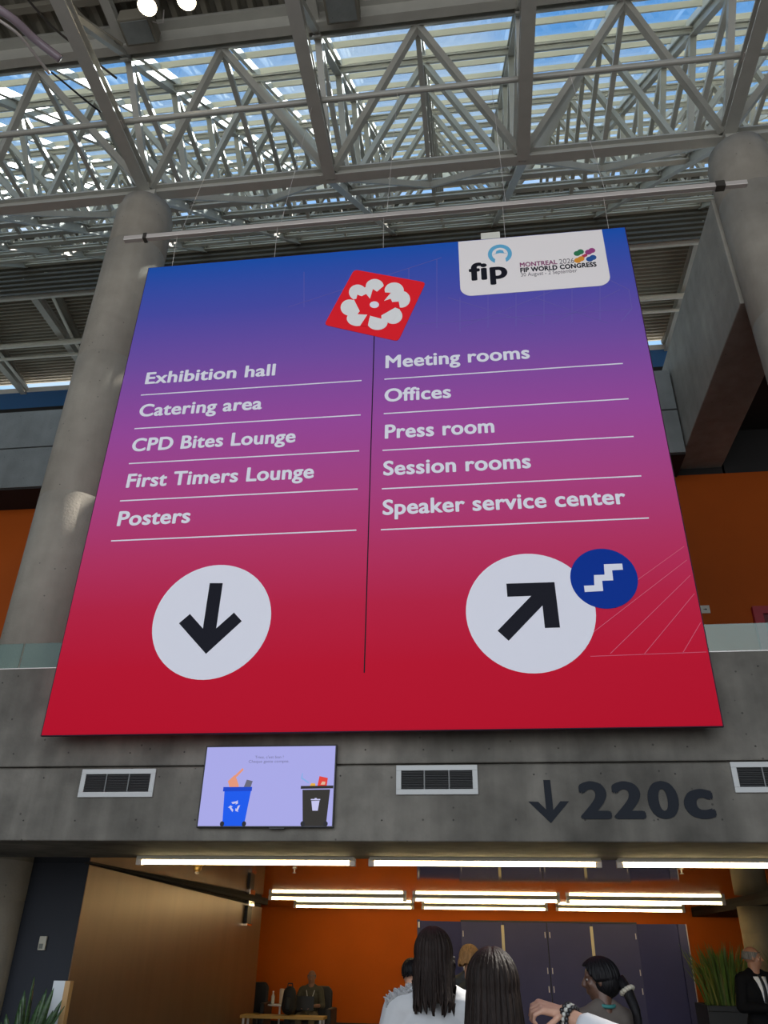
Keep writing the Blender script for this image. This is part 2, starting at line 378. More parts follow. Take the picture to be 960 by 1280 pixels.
for i, x in zip(range(-4, 6), XI):
    t = thing('sloping_frame', frame_words[i], 'frame', U(x, 11.5, 17.0), 'sloping frames under the skylight')
    MB().ibar(U(x, 0, 17.15), bot(x, 0), .24, .26, .035).build('level_chord', M_steel, t)
    MB().ibar(U(x, 0, 19.25), top(x, 0), .18, .20, .03).build('upper_chord', M_steel, t)
    MB().ibar(bot(x, 0), bot(x, 6.6), .18, .26, .035, up=W45).build('bottom_chord', M_steel, t)
    MB().ibar(top(x, -.1), top(x, 6.9), .16, .24, .03, up=W45).build('rafter', M_steel, t)
    for j in range(7):
        MB().bar(bot(x, j), top(x, j), .13, .13, up=Vector((1, 0, 0))).build('post', M_steel, t)
        if j < 6: MB().bar(top(x, j), bot(x, j+1), .11, .11, up=Vector((1, 0, 0))).build('diagonal', M_steel, t)
    for y0, y1, s in ((7.4, 5.3, 1), (5.3, 3.2, -1)):
        MB().bar(U(x, y0 if s > 0 else y1, 17.15), U(x, y1 if s > 0 else y0, 19.2), .11, .11, up=Vector((1, 0, 0))).build('diagonal', M_steel, t)
    MB().bar(U(x, 9.45, 19.2), U(x, 7.4, 17.15), .12, .12, up=Vector((1, 0, 0))).build('diagonal', M_steel, t)
for zq, yq, lab in ((17.32, 9.8, 'thin grey pipe laid across the level chords in front of the column heads'),):
    tp = thing('cross_pipe', lab, 'pipe', U(-7.3, yq, zq))
    MB().tube([U(-16, yq, zq), U(11, yq, zq)], .055, 12).build('pipe', M_steel, tp)
    for x in XI[2:9]: MB().box(U(x-.09, yq-.09, zq-.1), U(x+.09, yq+.09, zq+.03)).build('clamp', M_alu, tp)

# skylight: rafters, purlins and glass
sk = thing('skylight', 'long sloping glass skylight with rows of cream purlins over the trusses', 'skylight', U(-4, 9.5, 19.6))
for x in [X0 + BAY/2*k for k in range(-8, 11)]:
    MB().bar(U(x, 9.3, 19.38), U(x, 23.5, 33.58), .09, .16, up=W45).build('rafter', M_steel2, sk)
k = 0
while 9.75+k < 23.3:
    c = U(0, 9.75+k, 19.75+k) + W45*.12
    MB().bar((XL, c.y, c.z), (XR, c.y, c.z), .08, .115, up=W45).build('purlin', M_cream, sk); k += 1
g = U(0, 9.2, 19.2) + W45*.30; h = U(0, 23.6, 33.6) + W45*.30
MB().extrude([(-.01, -.01), (.01, -.01), (.01, .01), (-.01, .01)], g, h)
gp = MB(); a_ = W45*.012
gp.add([Vector((XL, g.y, g.z)), Vector((XR, g.y, g.z)), Vector((XR, h.y, h.z)), Vector((XL, h.y, h.z))] + [Vector((XL, g.y, g.z))+a_, Vector((XR, g.y, g.z))+a_, Vector((XR, h.y, h.z))+a_, Vector((XL, h.y, h.z))+a_],
       [(0, 3, 2, 1), (4, 5, 6, 7), (0, 1, 5, 4), (1, 2, 6, 5), (2, 3, 7, 6), (3, 0, 4, 7)])
gp.build('glass', M_skyglass, sk)

# steel under the far deck: beams, braces and white pipes
dk = {-4: 'far beam under the ribbed deck, left of the one that meets the left column edge', -3: 'steel beam under the ribbed deck beside the left column', 4: 'steel beam under the ribbed deck seen beside the right edge of the sign'}
for i, x in zip(range(-5, 6), [X0+BAY*i for i in range(-5, 6)]):
    if i not in dk: continue
    t = thing('deck_beam', dk[i], 'beam', U(x, 24.2, 28.9), 'beams under the ribbed deck')
    MB().ibar(U(x, 24.0, 28.75), U(x, 32, 28.75), .30, .42, .05).build('beam', M_steel, t)
    MB().bar(U(x+1.1, 24.0, 29.1), U(x-.1, 32, 29.1), .22, .2).build('brace', M_deck, t)
    MB().tube([U(x+.9, 24.5, 28.75), U(x+.5, 27.9, 28.6)], .07, 10).build('strut', M_steel2, t)
    MB().tube([U(x+.5, 28.0, 28.6), U(x+.3, 31.8, 28.7)], .07, 10).build('strut', M_steel2, t)
for y, z, r, lab in ((24.6, 28.26, .17, 'thick pale pipe under the ribbed deck, nearest the skylight head'), (27.9, 28.3, .12, 'pale pipe across the middle of the ribbed deck'), (28.9, 28.36, .07, 'thin pale pipe just behind the middle pipe of the ribbed deck')):
    tag(MB().tube([U(-26, y, z), U(15, y, z)], r, 14).build('deck_pipe', M_steel2, smooth=False), lab, 'pipe', 'pipes under the ribbed deck')
# ------------------------------------------------------------------ lettering
def text_verts(s, weight, slant=0.0):
    """outline of a line of type; weight thickens every stroke by fusing shifted copies"""
    cu = bpy.data.curves.new('t', 'FONT'); cu.body = s; cu.size = 1.0; cu.extrude = .01; cu.resolution_u = 6; cu.shear = slant; cu.space_character = 1+max(0, weight)*1.4
    o = bpy.data.objects.new('t', cu); COL.objects.link(o); dg = bpy.context.evaluated_depsgraph_get()
    me = bpy.data.meshes.new_from_object(o.evaluated_get(dg)); bpy.data.objects.remove(o); bpy.data.curves.remove(cu)
    if weight > 0:
        bm = bmesh.new()
        for k in range(8):
            me2 = me.copy(); me2.transform(Matrix.Translation((weight*math.cos(k*PI/4), weight*.8*math.sin(k*PI/4), .002*k))); bm.from_mesh(me2); bpy.data.meshes.remove(me2)
        bm.to_mesh(me); bm.free()
    return me
def lettering(name, s, x0, x1, z0, cap, y, m, parent=None, weight=.0, t=.004, slant=0.0, capglyph='H'):
    """a line of raised lettering on a wall plane: from x0 to x1, baseline z0, capital height cap, front face at y"""
    ref = text_verts(capglyph, weight); ch = max(v.co.y for v in ref.vertices); b0 = min(v.co.y for v in ref.vertices); bpy.data.meshes.remove(ref)
    me = text_verts(s, weight, slant); xs = [v.co.x for v in me.vertices]; a, b = min(xs), max(xs)
    kx, kz = (x1-x0)/(b-a), cap/(ch-b0)
    for v in me.vertices:
        v.co = Vector((x0 + (v.co.x-a)*kx, y + t*(.01-v.co.z)/.02, z0 + (v.co.y-b0)*kz))
    me.name = name; me.materials.clear(); me.materials.append(m)
    me.flip_normals() if False else None
    bm = bmesh.new(); bm.from_mesh(me); bmesh.ops.recalc_face_normals(bm, faces=bm.faces); bm.to_mesh(me); bm.free()
    o = bpy.data.objects.new(name, me); COL.objects.link(o)
    if parent:
        o.parent = parent
        if parent.get('_flat'): o.matrix_parent_inverse = Matrix.Translation(-parent.location)
    return o
def pl(px, py, Y): p = at(px, py, Y=Y); return (p.x, p.z)
def circle(c, rx, rz=None, n=48): rz = rz or rx; return [(c[0]+rx*math.cos(2*PI*k/n), c[1]+rz*math.sin(2*PI*k/n)) for k in range(n)]
def text_px(name, s, l, r, cap, Y, m, parent, weight=.0, t=.004):
    a, b = at(*l, Y=Y), at(*r, Y=Y); c = at(l[0]+cap*.1, l[1]-cap, Y=Y)
    return lettering(name, s, a.x, b.x, (a.z+b.z)/2, c.z-a.z, Y, m, parent, weight, t)
def strip(mb, p, q, wd, y, t=.003):
    p, q = Vector((p[0], p[1])), Vector((q[0], q[1])); d = (q-p).normalized(); n = Vector((-d.y, d.x))*wd/2
    mb.plate([tuple(p+n), tuple(q+n), tuple(q-n), tuple(p-n)], y, t); return mb

# ------------------------------------------------------------------ the big hanging sign
YS = S*8.7
SX0, SX1, SZ0, SZ1 = S*-5.18, S*2.532, zz(3.758), zz(11.45)
ms = bpy.data.materials.new('printed gradient from blue over purple to red'); ms.use_nodes = True
t_ = ms.node_tree; b_ = t_.nodes['Principled BSDF']; b_.inputs['Roughness'].default_value = .55; b_.inputs['Specular IOR Level'].default_value = .05
c_ = t_.nodes.new('ShaderNodeTexCoord'); s_ = t_.nodes.new('ShaderNodeSeparateXYZ'); m_ = t_.nodes.new('ShaderNodeMapRange'); r_ = t_.nodes.new('ShaderNodeValToRGB')
m_.inputs[1].default_value = SZ0; m_.inputs[2].default_value = SZ1
t_.links.new(c_.outputs['Object'], s_.inputs[0]); t_.links.new(s_.outputs['Z'], m_.inputs[0]); t_.links.new(m_.outputs[0], r_.inputs[0]); t_.links.new(r_.outputs[0], b_.inputs['Base Color'])
GR = [(0.0, (.70, .006, .030)), (.10, (.70, .009, .038)), (.20, (.67, .022, .075)), (.30, (.64, .047, .16)), (.42, (.56, .075, .29)), (.56, (.44, .092, .42)), (.72, (.235, .105, .47)), (.86, (.095, .10, .50)), (1.0, (.016, .11, .54))]
el = r_.color_ramp.elements
el[0].position, el[0].color = 0, (*GR[0][1], 1); el[1].position, el[1].color = 1, (*GR[-1][1], 1)
for p, c in GR[1:-1]: q = el.new(p); q.color = (*c, 1)
M_pw = mat('white print', (.90, .88, .96), .6, spec=.1)
M_pk = mat('black print', (.012, .012, .02), .6, spec=.1)
M_line = mat('pink hairline print', (.78, .13, .22), .6, spec=.1)
M_line2 = mat('lilac hairline print', (.19, .15, .50), .6, spec=.1)
M_red = mat('red emblem print', (.92, .018, .030), .6, spec=.1)
M_petal = mat('pale grey white print', (.88, .86, .85), .6, spec=.1)
M_edge = mat('dark sign edge', (.05, .02, .04), .6, spec=.1)
sg = thing('hanging_sign', 'giant blue to red direction sign hanging under the skylight, in front of the concrete beam', 'sign', ((SX0+SX1)/2, YS, SZ0))
pn = MB(); pn.box((SX0, YS, SZ0), (SX1, YS+.035, SZ1)); pn.build('panel', ms, sg)
fr = MB().box((SX0-.012, YS+.006, SZ0-.008), (SX1+.012, YS+.038, SZ0)).box((SX0-.012, YS+.006, SZ0), (SX0, YS+.038, SZ1)).box((SX1, YS+.006, SZ0), (SX1+.012, YS+.038, SZ1)).box((SX0-.012, YS+.006, SZ1), (SX1+.012, YS+.038, SZ1+.012))
fr.build('edge_frame', M_edge, sg)
T = .003
left = [('Exhibition hall', (181, 479.5), (343.5, 470.2), 13.8), ('Catering area', (173, 520.8), (327, 511.9), 14.6), ('CPD Bites Lounge', (164, 563.3), (368.9, 554.3), 15.5),
        ('First Timers Lounge', (157.3, 608.6), (391.9, 599.0), 16.5), ('Posters', (145.7, 657.4), (236.9, 654.0), 17.6)]
right = [('Meeting rooms', (481.7, 460.3), (662.6, 448.3), 15.2), ('Offices', (480.5, 502.3), (564, 497.6), 15.6), ('Press room', (480.9, 548.3), (618.3, 541.0), 16.8),
         ('Session rooms', (478.9, 594.2), (664.2, 585.5), 17.4), ('Speaker service center', (478.1, 643.4), (783.3, 630.6), 18.2)]
for s, l, r, c in left + right: text_px('lettering', s, l, r, c*1.05, YS-T, M_pw, sg, .03, T)
rl = [((176.3, 493.3), (451.9, 476.5)), ((168.3, 535.6), (450.8, 519.2)), ((161.4, 578.6), (449, 564.7)), ((150.4, 625.2), (447.2, 612.5)), ((139.1, 675.2), (445.4, 663.9)),
      ((480.5, 474.4), (778.6, 454.2)), ((479.7, 517.6), (785.7, 498.2)), ((478.1, 563.5), (792, 545.3)), ((477.3, 611.8), (801.5, 594.4)), ((476.1, 662.9), (811, 647))]
for a, b in rl:
    A, B = pl(*a, YS), pl(*b, YS); z = (A[1]+B[1])/2
    strip(MB(), (A[0], z), (B[0], z), .016, YS-T, T).build('rule_line', M_pw, sg)
a, b = pl(467.3, 415, YS), pl(456.2, 841, YS); x = (a[0]+b[0])/2
strip(MB(), (x, a[1]), (x, b[1]), .012, YS-T, T).build('centre_joint', M_pk, sg)
# round signs with arrows and stairs
def shape(name, outline, m, layer, parent=sg): return MB().plate([pl(a, b, YS) for a, b in outline], YS-T*(layer+1), T*1.0).build(name, m, parent)
def z5(x, y): return (150+x/2.909, 680+y/2.909)
def z8(x, y): return (560+x/3.692, 670+y/3.692)
def disc(name, u, v, y0, y1, m, layer):
    cz = (pl(*v, YS)[1] + pl(*y0, YS)[1])/2
def disc_at(name, xl, xr, yt, yb, m, layer):
    """a printed disc whose photographed outline spans xl..xr, yt..yb"""
    c = pl((xl+xr)/2, (yt+yb)/2, YS); rad = None; lo, hi = .1, 3.0
    for _ in range(30):
        rad = (lo+hi)/2; ys = []
        for k in range(36):
            p = Vector((c[0]+rad*math.cos(k*PI/18), YS, c[1]+rad*math.sin(k*PI/18)))-CAM; ys.append((480+FPX*p.dot(_r)/p.dot(_f), 640-FPX*p.dot(_u)/p.dot(_f)))
        wdt = max(a for a, b in ys)-min(a for a, b in ys)+max(b for a, b in ys)-min(b for a, b in ys)
        if wdt > xr-xl+yb-yt: hi = rad
        else: lo = rad
    return MB().plate(circle(c, rad, n=64), YS-T*(layer+1), T).build(name, m, sg)
disc_at('disc', 189.9, 338.7, 703.7, 847.0, M_pw, 0)
shape('arrow', [z5(*p) for p in ((327, 143), (374, 143), (350, 308), (415, 250), (443, 281), (313, 400), (215, 289), (255, 255), (302, 308))], M_pk, 1)
disc_at('disc', 581.1, 744.2, 689.8, 838.5, M_pw, 0)
shape('arrow', [z8(*p) for p in ((269, 221), (491, 214), (517, 423), (447, 425), (436, 321), (280, 484), (229, 438), (384, 277), (274, 281))], M_pk, 1)
tag(disc_at('stairs_disc', 712.2, 797.3, 685.7, 760.0, mat('blue print', (.003, .040, .34), .6, spec=.08), 1), 'blue disc with a white stair symbol')
shape('stairs_symbol', [z8(*p) for p in ((627, 231), (675, 229), (673, 182), (722, 180), (719, 132), (803, 129), (807, 157), (757, 160), (762, 206), (711, 208), (716, 255), (631, 260))], M_pw, 2)
# hairline pattern
hl = MB()
for a, b in (((855, 683), (797.5, 724.5)), ((858.5, 700), (742, 790)), ((863, 719), (763, 817)), ((868, 742), (805, 818)), ((876, 778), (853, 817)), ((883, 815), (738, 820.5))):
    strip(hl, pl(*a, YS), pl(*b, YS), .0065, YS-T*.6, T*.6)
hl.build('hairline_pattern', M_line, sg)
hl = MB()
for a, b in (((360, 384), (552, 322)), ((546, 324), (546, 410)), ((380, 384), (380, 340)), ((575, 372), (575, 415)), ((610, 368), (610, 410)), ((645, 365), (645, 408)), ((680, 362), (680, 405)), ((715, 360), (715, 404)), ((750, 357), (750, 400)),
             ((520, 405), (790, 386)), ((762, 350), (786, 362)), ((786, 362), (790, 386)), ((790, 386), (776, 402)), ((560, 372), (668, 405)), ((668, 372), (760, 404)), ((575, 410), (690, 364)), ((690, 404), (775, 362)), ((511, 335), (511, 395))):
    strip(hl, pl(*a, YS), pl(*b, YS), .006, YS-T*.6, T*.6)
hl.build('hairline_pattern', M_line2, sg)
# white logo plate
def z6(x, y): return (560+x/4.364, 280+y/4.364)
c = [pl(*p, YS) for p in ((573, 300.2), (753.6, 284), (762, 355.5), (575.5, 372.3))]
xl, xr, zt_, zb_ = (c[0][0]+c[3][0])/2, (c[1][0]+c[2][0])/2, SZ1-.01, (c[2][1]+c[3][1])/2
q = .16; o_ = [(xl, zt_), (xr, zt_)] + [(xr-q+q*math.cos(-k*PI/16), zb_+q+q*math.sin(-k*PI/16)) for k in range(9)] + [(xl+q-q*math.sin(k*PI/16), zb_+q-q*math.cos(k*PI/16)) for k in range(9)]
pt = tag(MB().plate(o_, YS-T*2, T*2).build('logo_plate', mat('warm white plate', (.94, .87, .86), .5, spec=.2), sg), 'white plate with rounded lower corners and logo print')
YP = YS-T*2-.002
text_px('lettering', 'fip', z6(116, 307), z6(327, 298), 22, YP, M_pk, sg, .035, .002)
ring = MB(); cc = pl(*z6(283, 163), YP); ro = abs(pl(*z6(349, 163), YP)[0]-cc[0]); zs = 1.12
oa = [(cc[0]+ro*math.cos(a), cc[1]+ro*zs*math.sin(a)) for a in [(-62+k*304/40)*PI/180 for k in range(41)]]
ia = [(cc[0]+ro*.66*math.cos(a), cc[1]+ro*zs*.66*math.sin(a)) for a in [(-50+k*280/40)*PI/180 for k in range(41)]]
for k in range(40): ring.plate([oa[k], oa[k+1], ia[k+1], ia[k]], YP, .002)
ring.plate([(cc[0]-ro*.62, cc[1]-ro*.02), (cc[0]-ro*.36, cc[1]+ro*.06), (cc[0]-ro*.28, cc[1]+ro*.38), (cc[0], cc[1]+ro*.50), (cc[0]+ro*.28, cc[1]+ro*.38), (cc[0]+ro*.36, cc[1]+ro*.06), (cc[0]+ro*.62, cc[1]-ro*.02), (cc[0], cc[1]+ro*.12)], YP, .002)
ring.build('ring_emblem', mat('sky blue print', (.13, .46, .72), .4), sg)
text_px('lettering', 'MONTREAL', z6(393, 234), z6(597, 220), 5.6, YP, mat('plum print', (.28, .05, .16), .4), sg, .03, .002)
text_px('lettering', '2026', z6(608, 218), z6(690, 211.5), 6.0, YP, mat('grey print', (.20, .16, .18), .4), sg, .0, .002)
text_px('lettering', 'FIP WORLD CONGRESS', z6(395, 263), z6(812, 233), 5.8, YP, M_pk, sg, .045, .002)
text_px('lettering', '30 August - 2 September', z6(399, 286), z6(705, 262), 4.4, YP, mat('grey print', (.2, .16, .18)), sg, -.003, .002)
for (x, y), col, nm in (((714, 156), (.03, .22, .09), 'green'), ((776, 149), (.38, .06, .24), 'plum'), ((782, 187), (.02, .10, .35), 'navy'), ((717, 194), (.85, .33, .03), 'orange'), ((745, 173), (.55, .04, .10), 'red')):
    m = MB(); g = pl(*z6(x, y), YP); e_ = .046 if nm != 'red' else .026
    m.plate(circle((g[0]-e_*.5, g[1]-e_*.25), e_, e_*1.0, 20), YP, .002); m.plate(circle((g[0]+e_*.5, g[1]+e_*.3), e_*.95, e_*1.0, 20), YP-.0005, .0025)
    m.build('flower_mark', mat('flower print '+nm, col, .4), sg)
# red square emblem with the white flower and red leaf
def z7(x, y): return (380+x/5.333, 320+y/5.333)
em = [pl(*z7(*p), YS) for p in ((335, 92), (812, 178), (628, 570), (135, 460))]
oo = []
for k in range(4):
    P0, P1, P2 = Vector(em[k-1]), Vector(em[k]), Vector(em[(k+1) % 4]); d1 = (P0-P1).normalized()*.06; d2 = (P2-P1).normalized()*.06
    for u in (0, .25, .5, .75, 1): oo.append(tuple((P1+d1)*(1-u)**2 + P1*2*u*(1-u) + (P1+d2)*u*u))
tag(MB().plate(oo, YS-T*2, T*2).build('emblem', M_red, sg), 'red tilted square with a white flower around a red leaf')
YE = YS-T*2
fl = MB()
for i, (x, y, rx, ry) in enumerate(((472, 206, 60, 50), (358, 245, 58, 52), (602, 233, 64, 54), (648, 291, 60, 56), (594, 402, 62, 54), (490, 446, 68, 50), (356, 420, 70, 50), (305, 347, 60, 54))):
    g = pl(*z7(x, y), YS); r1 = abs(pl(*z7(x+rx, y), YS)[0]-g[0])
    A = pl(*z7(x, y-ry), YS); r2 = A[1]-g[1]
    pts = []
    for k in range(36):
        u, v = math.cos(k*PI/18), math.sin(k*PI/18); pts.append(pl(*z7(x+rx*u, y-ry*v), YS))
    fl.plate(pts, YE-.002-.0003*i, .002)
for i, pts in enumerate((((400, 215), (352, 252), (356, 266), (385, 277), (415, 262), (441, 292), (462, 225), (445, 200)), ((538, 222), (541, 248), (578, 250), (532, 305), (578, 290), (590, 312), (632, 308), (660, 255), (600, 210)),
                         ((333, 293), (373, 372), (358, 392), (424, 395), (400, 440), (340, 400), (300, 330)), ((440, 402), (517, 422), (516, 400), (560, 375), (608, 347), (640, 360), (600, 430), (520, 460), (440, 450)))):
    fl.plate([pl(*z7(*p), YS) for p in pts], YE-.0045-.0003*i, .0045)
fl.build('flower', M_petal, sg)
lf = [(532, 205), (541, 248), (578, 250), (532, 305), (578, 290), (590, 312), (632, 308), (640, 352), (608, 347), (560, 375), (516, 400), (517, 422), (440, 402), (424, 475), (375, 470), (424, 395), (358, 392), (373, 372), (333, 293), (350, 290), (356, 262), (385, 273), (415, 258), (441, 290), (460, 225), (487, 243)]
MB().plate([pl(*z7(*p), YS) for p in lf], YE-.008, .004).build('leaf', M_red, sg)
MB().plate([pl(*z7(470+31*math.cos(k*PI/14), 330-22*math.sin(k*PI/14)), YS) for k in range(28)], YE-.010, .002).build('leaf_centre', M_pw, sg)

# metal bar with its wires
br = thing('hanging_bar', 'long thin metal bar hung level just above the big sign', 'bar', U(-.65, 8.7, 12.2))
MB().box(tuple(U(-5.75, 8.66, 12.15)), tuple(U(4.5, 8.74, 12.245))).build('rail', M_alu, br, bevel=.006)
MB().box(tuple(U(-5.40, 8.645, 12.135)), tuple(U(-5.34, 8.755, 12.26))).build('clamp', M_fix, br)
MB().box(tuple(U(4.02, 8.645, 12.135)), tuple(U(4.16, 8.755, 12.26))).build('clamp', M_fix, br)
for x in (-4.75, -3.0, -1.2, .75, 2.35):
    MB().tube([U(x, 8.7, 12.24), U(x+.02, 9.8, 17.30)], .0035, 6).build('suspension_wire', M_alu, br)
    MB().tube([U(x-.05, 8.74, 11.44), U(x-.05, 8.70, 12.17)], .0035, 6).build('sign_wire', M_alu, sg)
tag(MB().box(tuple(U(.32, 8.72, 11.45)), tuple(U(.62, 8.80, 11.62))).build('sign_clip', M_steel2, sg), 'pale steel bracket')
# ------------------------------------------------------------------ things on the header beam
def vent(px, label):
    c = at(*px, Y=YB0); t = thing('air_vent', label, 'vent', (c.x, YB0, c.z), 'louvred vents in the concrete beam'); w_, h_, b = .395, .137, .05
    f = MB().box((c.x-w_, YB0-.02, c.z-h_), (c.x+w_, YB0, c.z-h_+b)).box((c.x-w_, YB0-.02, c.z+h_-b), (c.x+w_, YB0, c.z+h_)).box((c.x-w_, YB0-.02, c.z-h_+b), (c.x-w_+b, YB0, c.z+h_-b)).box((c.x+w_-b, YB0-.02, c.z-h_+b), (c.x+w_, YB0, c.z+h_-b))
    f.build('frame', mat('pale grey vent frame', (.50, .50, .49), .45), t, bevel=.003)
    MB().box((c.x-w_+b, YB0-.002, c.z-h_+b), (c.x+w_-b, YB0, c.z+h_-b)).build('backing', M_black, t)
    sl = MB()
    for k in range(11):
        z = c.z-h_+b+.008+k*(2*h_-2*b-.012)/10; sl.bar((c.x-w_+b, YB0-.009, z), (c.x+w_-b, YB0-.009, z), .016, .004, up=Vector((0, .5, 1)))
    sl.build('louvres', mat('dark louvre metal', (.10, .10, .10), .4, .5), t)
    for s in (-1, 1): MB().box((c.x+s*.12-.006, YB0-.018, c.z-h_+b), (c.x+s*.12+.006, YB0-.003, c.z+h_-b)).build('divider', mat('dark louvre metal', (.1, .1, .1)), t)
vent((147, 979), 'grey framed louvred air vent in the concrete beam to the left of the television')
vent((546, 975), 'grey framed louvred air vent in the concrete beam below the middle of the sign')
vent((971, 971.5), 'grey framed louvred air vent cut by the frame edge beyond the 220c lettering')

# room number painted on the beam
rn = thing('room_number', 'large dark 220c lettering with a down arrow on the concrete beam', 'lettering', (at(780, 1000, Y=YB0).x, YB0, at(780, 1000, Y=YB0).z))
M_num = mat('dark slate lettering', (.018, .021, .028), .6, spec=.1)
def zn(x, y): return at(640+x/3, 950+y/3, Y=YB0)
a = zn(255, 221); b = zn(770, 222); cp = zn(300, 80).z - zn(300, 221).z
def digit(s, xa, xb, zt, wgt=.045, glyph='2'):
    lettering('lettering', s, zn(xa, 221).x, zn(xb, 221).x, zn(xa, 222).z, zn(xa, zt).z-zn(xa, 222).z, YB0-.006, M_num, rn, wgt, .006, capglyph=glyph)
digit('2', 258, 376, 80); digit('2', 384, 505, 80); digit('0', 519, 636, 79, .045, '0'); digit('c', 654, 770, 109, .05, 'c')
MB().plate([(zn(x, y).x, zn(x, y).z) for x, y in ((117, 75), (143, 75), (155, 188), (181, 155), (214, 155), (146, 237), (61, 156), (98, 157), (128, 186))], YB0-.006, .006).build('arrow', M_num, rn)

# television with the bin sorting picture
YT = S*8.94
P_ = [at(256, 933, Y=YT), at(420, 930, Y=YT), at(418, 1034, Y=YT), at(247, 1035, Y=YT)]
tx0, tx1, tz0, tz1 = (P_[0].x+P_[3].x)/2, (P_[1].x+P_[2].x)/2, (P_[2].z+P_[3].z)/2, (P_[0].z+P_[1].z)/2
tv = thing('television', 'flat television showing a blue and a black bin on the concrete beam', 'television', ((tx0+tx1)/2, YT, tz0))
MB().box((tx0, YT, tz0), (tx1, YT+.035, tz1)).build('case', M_black, tv, bevel=.004)
MB().box((tx0+.3, YT+.035, tz0+.2), (tx1-.3, YB0+.0, tz1-.2)).build('wall_bracket', M_fix, tv)
MB().box(((tx0+tx1)/2+.05, YT+.0, tz0-.012), ((tx0+tx1)/2+.2, YT+.03, tz0)).build('sensor', M_black, tv)
YS2 = YT-.001
def scr(name, col, e=1.0):
    m = mat('screen '+name, col, .4, emit=e, spec=.1); m.node_tree.nodes['Principled BSDF'].inputs['Base Color'].default_value = (.01, .01, .012, 1); return m
bz = .014
MB().plate([(tx0+bz, tz0+bz), (tx1-bz, tz0+bz), (tx1-bz, tz1-bz), (tx0+bz, tz1-bz)], YS2, .001).build('screen', scr('lavender', (.42, .42, .86), .9), tv)
def sp(x, y):   # screen picture: bilinear from the photographed corners of the lit area
    u, v = x/860.0, y/505.0
    return (tx0+bz+(tx1-tx0-2*bz)*u, tz1-bz-(tz1-tz0-2*bz)*v)
def spoly(name, pts, col, lay, e=.9): return MB().plate([sp(*p) for p in pts], YS2-.0012*lay, .001).build(name, scr(name+str(col), col, e), tv)
BL = (.0, .10, .90); WH = (.60, .60, .92); DK = (.028, .024, .018)
spoly('blue_bin', [(150, 290), (325, 282), (300, 505), (160, 505)], BL, 1); spoly('blue_lid', [(140, 262), (330, 262), (330, 288), (140, 290)], (.0, .055, .62), 2)
spoly('black_bin', [(660, 282), (838, 280), (822, 505), (676, 505)], DK, 1); spoly('black_lid', [(648, 258), (858, 256), (858, 274), (648, 276)], (.02, .018, .015), 2)
for x, s in ((158, 1), (300, 1), (675, 1), (820, 1)):
    spoly('bin_wheel', [(x+14*math.cos(k*PI/8), 492+16*math.sin(k*PI/8)) for k in range(16)], (.015, .015, .02), 3)
for k in range(3):                                        # three chasing arrows
    a0 = -PI/2 + k*2*PI/3; cx, cy = 228, 385; pts = []
    for q, rr in ((-.75, 36), (.35, 36), (.35, 44), (.80, 28), (.35, 12), (.35, 22), (-.75, 22)): pts.append((cx+rr*math.cos(a0+q), cy+rr*math.sin(a0+q)))
    spoly('recycling_mark', pts, WH, 3)
spoly('bin_mark', [(722, 352), (774, 350), (766, 412), (732, 412)], WH, 3); spoly('bin_mark', [(718, 340), (742, 340), (742, 334), (756, 334), (756, 340), (778, 340), (778, 347), (718, 347)], WH, 3)
spoly('rubbish', [(165, 225), (205, 185), (215, 195), (240, 250), (240, 262), (180, 262)], (.85, .33, .20), 1); spoly('rubbish', [(205, 190), (255, 140), (262, 152), (220, 198)], (.85, .33, .20), 1)
spoly('rubbish', [(275, 262), (290, 215), (330, 225), (320, 262)], (.14, .14, .2), 1)
spoly('rubbish', [(755, 258), (765, 196), (820, 208), (815, 258)], (.80, .05, .03), 1); spoly('rubbish', [(775, 250), (785, 230), (805, 232), (803, 250)], (.75, .5, .35), 2)
spoly('rubbish', [(705, 258), (715, 240), (740, 242), (742, 258)], (.85, .45, .05), 1)
spoly('rubbish', [(650, 180), (656, 172), (655, 205), (700, 235), (695, 242), (645, 210)], (.25, .45, .85), 1)
for s, y, xa, xb in (("Triez, c'est bon !", 78, 330, 520), ('Chaque geste compte.', 106, 290, 560)):
    A, B = sp(xa, y), sp(xb, y); lettering('caption', s, A[0], B[0], A[1], .026, YS2-.0012, scr('caption', (.20, .20, .38), .8), tv, -.004, .001)

# glass balustrade on the beam
gb = thing('glass_balustrade', 'low frameless glass balustrade along the top of the concrete beam', 'balustrade', (0, YB0+.2, ZP))
x = XL+.3
while x < XR-1.5:
    MB().box((x, YB0+.09, ZP-.02), (x+1.64, YB0+.106, zz(5.057))).build('pane', M_rail, gb); x += 1.66
MB().box((XL, YB0+.05, ZP-.0), (XR, YB0+.145, ZP+.015)).build('channel', M_alu, gb)

